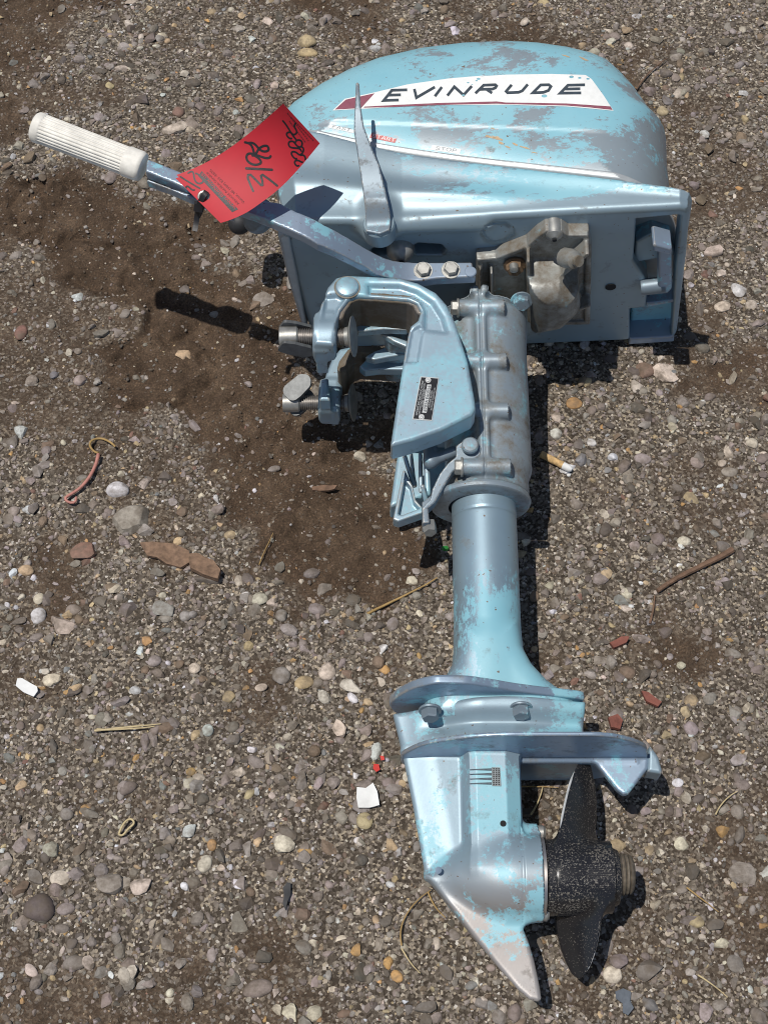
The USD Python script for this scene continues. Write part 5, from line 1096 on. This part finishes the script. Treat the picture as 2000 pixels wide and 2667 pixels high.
on_tag = LinearNDInterpolator(PX.reshape(-1, 2), tv)
def ink(name, poly, m, lift=0.00015, th_=0.00012, step=7):
    b = filled(poly, step); v = on_tag(b.vertices[:, :2]); ok = ~np.isnan(v).any(1); f = np.array(b.faces); f = f[ok[f].all(1)]; v = np.nan_to_num(v)
    if np.cross(v[f[0, 1]] - v[f[0, 0]], v[f[0, 2]] - v[f[0, 0]]) @ tn_ < 0: f = f[:, ::-1]
    return obj(name, sheet(v + tn_ * lift, f, th_, tn_), m, tagx, smooth=35)
def pen(strokes, w): return shapely.union_all([sg.LineString(spline(c8t(*s), 40) if len(s) > 2 else c8t(*s)).buffer(w) for s in strokes])
ink('written_three', shapely.union_all([sg.LineString(c8t(*s)).buffer(2.9, join_style='round') for s in [[(905, 972), (880, 915), (850, 840), (853, 808), (880, 806), (930, 855), (985, 912), (1003, 912), (1000, 868), (985, 818), (1003, 806), (1070, 852), (1152, 918)]]]), 'ink_black')
ink('written_one', pen([[(835, 740), (1098, 754)]], 3.2), 'ink_black')
ink('written_nine', pen([[(1085, 615), (960, 610), (842, 603), (838, 640), (880, 690), (945, 702), (985, 682), (965, 640), (900, 608)]], 3.0), 'ink_black')
ink('written_eight', pen([[(822, 472), (870, 488), (905, 545), (925, 598), (950, 562), (1005, 512), (1052, 512), (1064, 548), (1015, 566), (950, 520), (862, 478)]], 3.0), 'ink_black')
for s in ([(1375, 712), (1340, 700), (1335, 668), (1372, 660), (1412, 676), (1442, 650), (1432, 612), (1395, 605)], [(1352, 640), (1310, 612), (1302, 575), (1340, 572), (1385, 600), (1418, 570), (1408, 520)], [(1400, 560), (1330, 530), (1278, 512), (1275, 470), (1312, 462), (1350, 500), (1392, 520), (1408, 470), (1380, 448), (1340, 470)], [(1300, 432), (1262, 415), (1252, 380), (1285, 368), (1322, 392), (1352, 372), (1340, 330), (1345, 275)], [(1345, 440), (1300, 380), (1250, 300), (1212, 252)]):
    ink('written_digit', pen([s], 2.2), 'ink_black')
for s in ([(238, 788), (285, 778), (300, 840), (345, 895), (388, 880), (370, 830), (318, 792)], [(158, 826), (252, 885), (355, 944)], [(208, 952), (232, 925), (262, 948), (300, 962)]):
    ink('written_mark', pen([s], 2.2), 'ink_black')
band = sg.Polygon(c8t((340, 818), (378, 768), (752, 1162), (690, 1192)))
ink('printed_band', band, 'ink_black', 0.00012)
dv = lambda q: np.array(q, float) * 420 / 1659
ink('band_text', px_text('www.BidNow.us', c8t((735, 1140))[0], c8t((385, 783))[0], dv((-25, 28))), 'tag_red', 0.00028)
ink('printed_line', px_text('Albrecht Auction Service', c8t((765, 1100))[0], c8t((435, 775))[0], dv((-17, 20))), 'tag_print', 0.00014)
ink('printed_line', px_text('Vassar, MI (989) 823-8835', c8t((820, 1085))[0], c8t((470, 745))[0], dv((-17, 20))), 'tag_print', 0.00014)
for k, (a, b) in enumerate((((1475, 455), (1258, 172)), ((1525, 455), (1290, 210)), ((1440, 470), (1275, 250)))):
    a, b = np.array(a, float), np.array(b, float); t = 0.0
    while t < 0.95:
        w = 0.03 + 0.06 * ((k * 7 + int(t * 40)) % 5) / 5
        ink('small_print', sg.LineString(c8t(a + (b - a) * t, a + (b - a) * (t + w))).buffer(1.3, cap_style='flat'), 'tag_print', 0.00014)
        t += w + 0.03
ec = on_tag([eye_px])[0]
obj('eyelet', lathe([(0.0030, -0.0008), (0.0052, -0.0008), (0.0058, 0.0), (0.0052, 0.0009), (0.0040, 0.0012), (0.0031, 0.0006)], ec + tn_ * 0.0002, tn_, 32), 'zinc', tagx)
tie = thing('cable_tie', 'black plastic cable tie through the eyelet of the red tag', 'cable tie')
hd_ = G(*c8t((342, 1135))[0], 0.272); te_ = G(*c8t((305, 1388))[0], 0.25)
def strap(pts, w, t):
    P = spline(pts, 22); T_ = np.gradient(P, axis=0); T_ /= np.linalg.norm(T_, axis=1, keepdims=True)
    sd = np.cross(T_, tn_); sd /= np.linalg.norm(sd, axis=1, keepdims=True); nn_ = np.cross(sd, T_)
    V = np.concatenate([P + sd * w / 2 + nn_ * t / 2, P - sd * w / 2 + nn_ * t / 2, P - sd * w / 2 - nn_ * t / 2, P + sd * w / 2 - nn_ * t / 2]); n = len(P); F = []
    for i in range(n - 1):
        for k in range(4):
            k2 = (k + 1) % 4; F += [(k * n + i, k * n + i + 1, k2 * n + i + 1), (k * n + i, k2 * n + i + 1, k2 * n + i)]
    F += [(0, n, 2 * n), (0, 2 * n, 3 * n), (n - 1, 3 * n - 1, 2 * n - 1), (n - 1, 4 * n - 1, 3 * n - 1)]
    m = trimesh.Trimesh(V, F, process=False); m.fix_normals(); return m
obj('strap', strap([ec - tn_ * 0.012, ec + tn_ * 0.004, ec * 0.5 + hd_ * 0.5 + tn_ * 0.004, hd_, te_], 0.0048, 0.0013), 'black_plastic', tie, smooth=30)
ex = hd_ - te_; hb = trimesh.creation.box([0.0078, 0.0068, 0.0075]); hb.apply_transform(frame(ex, hd_)); obj('lock_head', hb, 'black_plastic', tie, smooth=30)
obj('loop', tube(spline([ec - tn_ * 0.012, ec + (-0.004, 0.004, -0.022), hd_ + (-0.002, 0.008, -0.022), hd_ + (0, 0.001, -0.004)], 20), 0.0016, 8), 'black_plastic', tie)
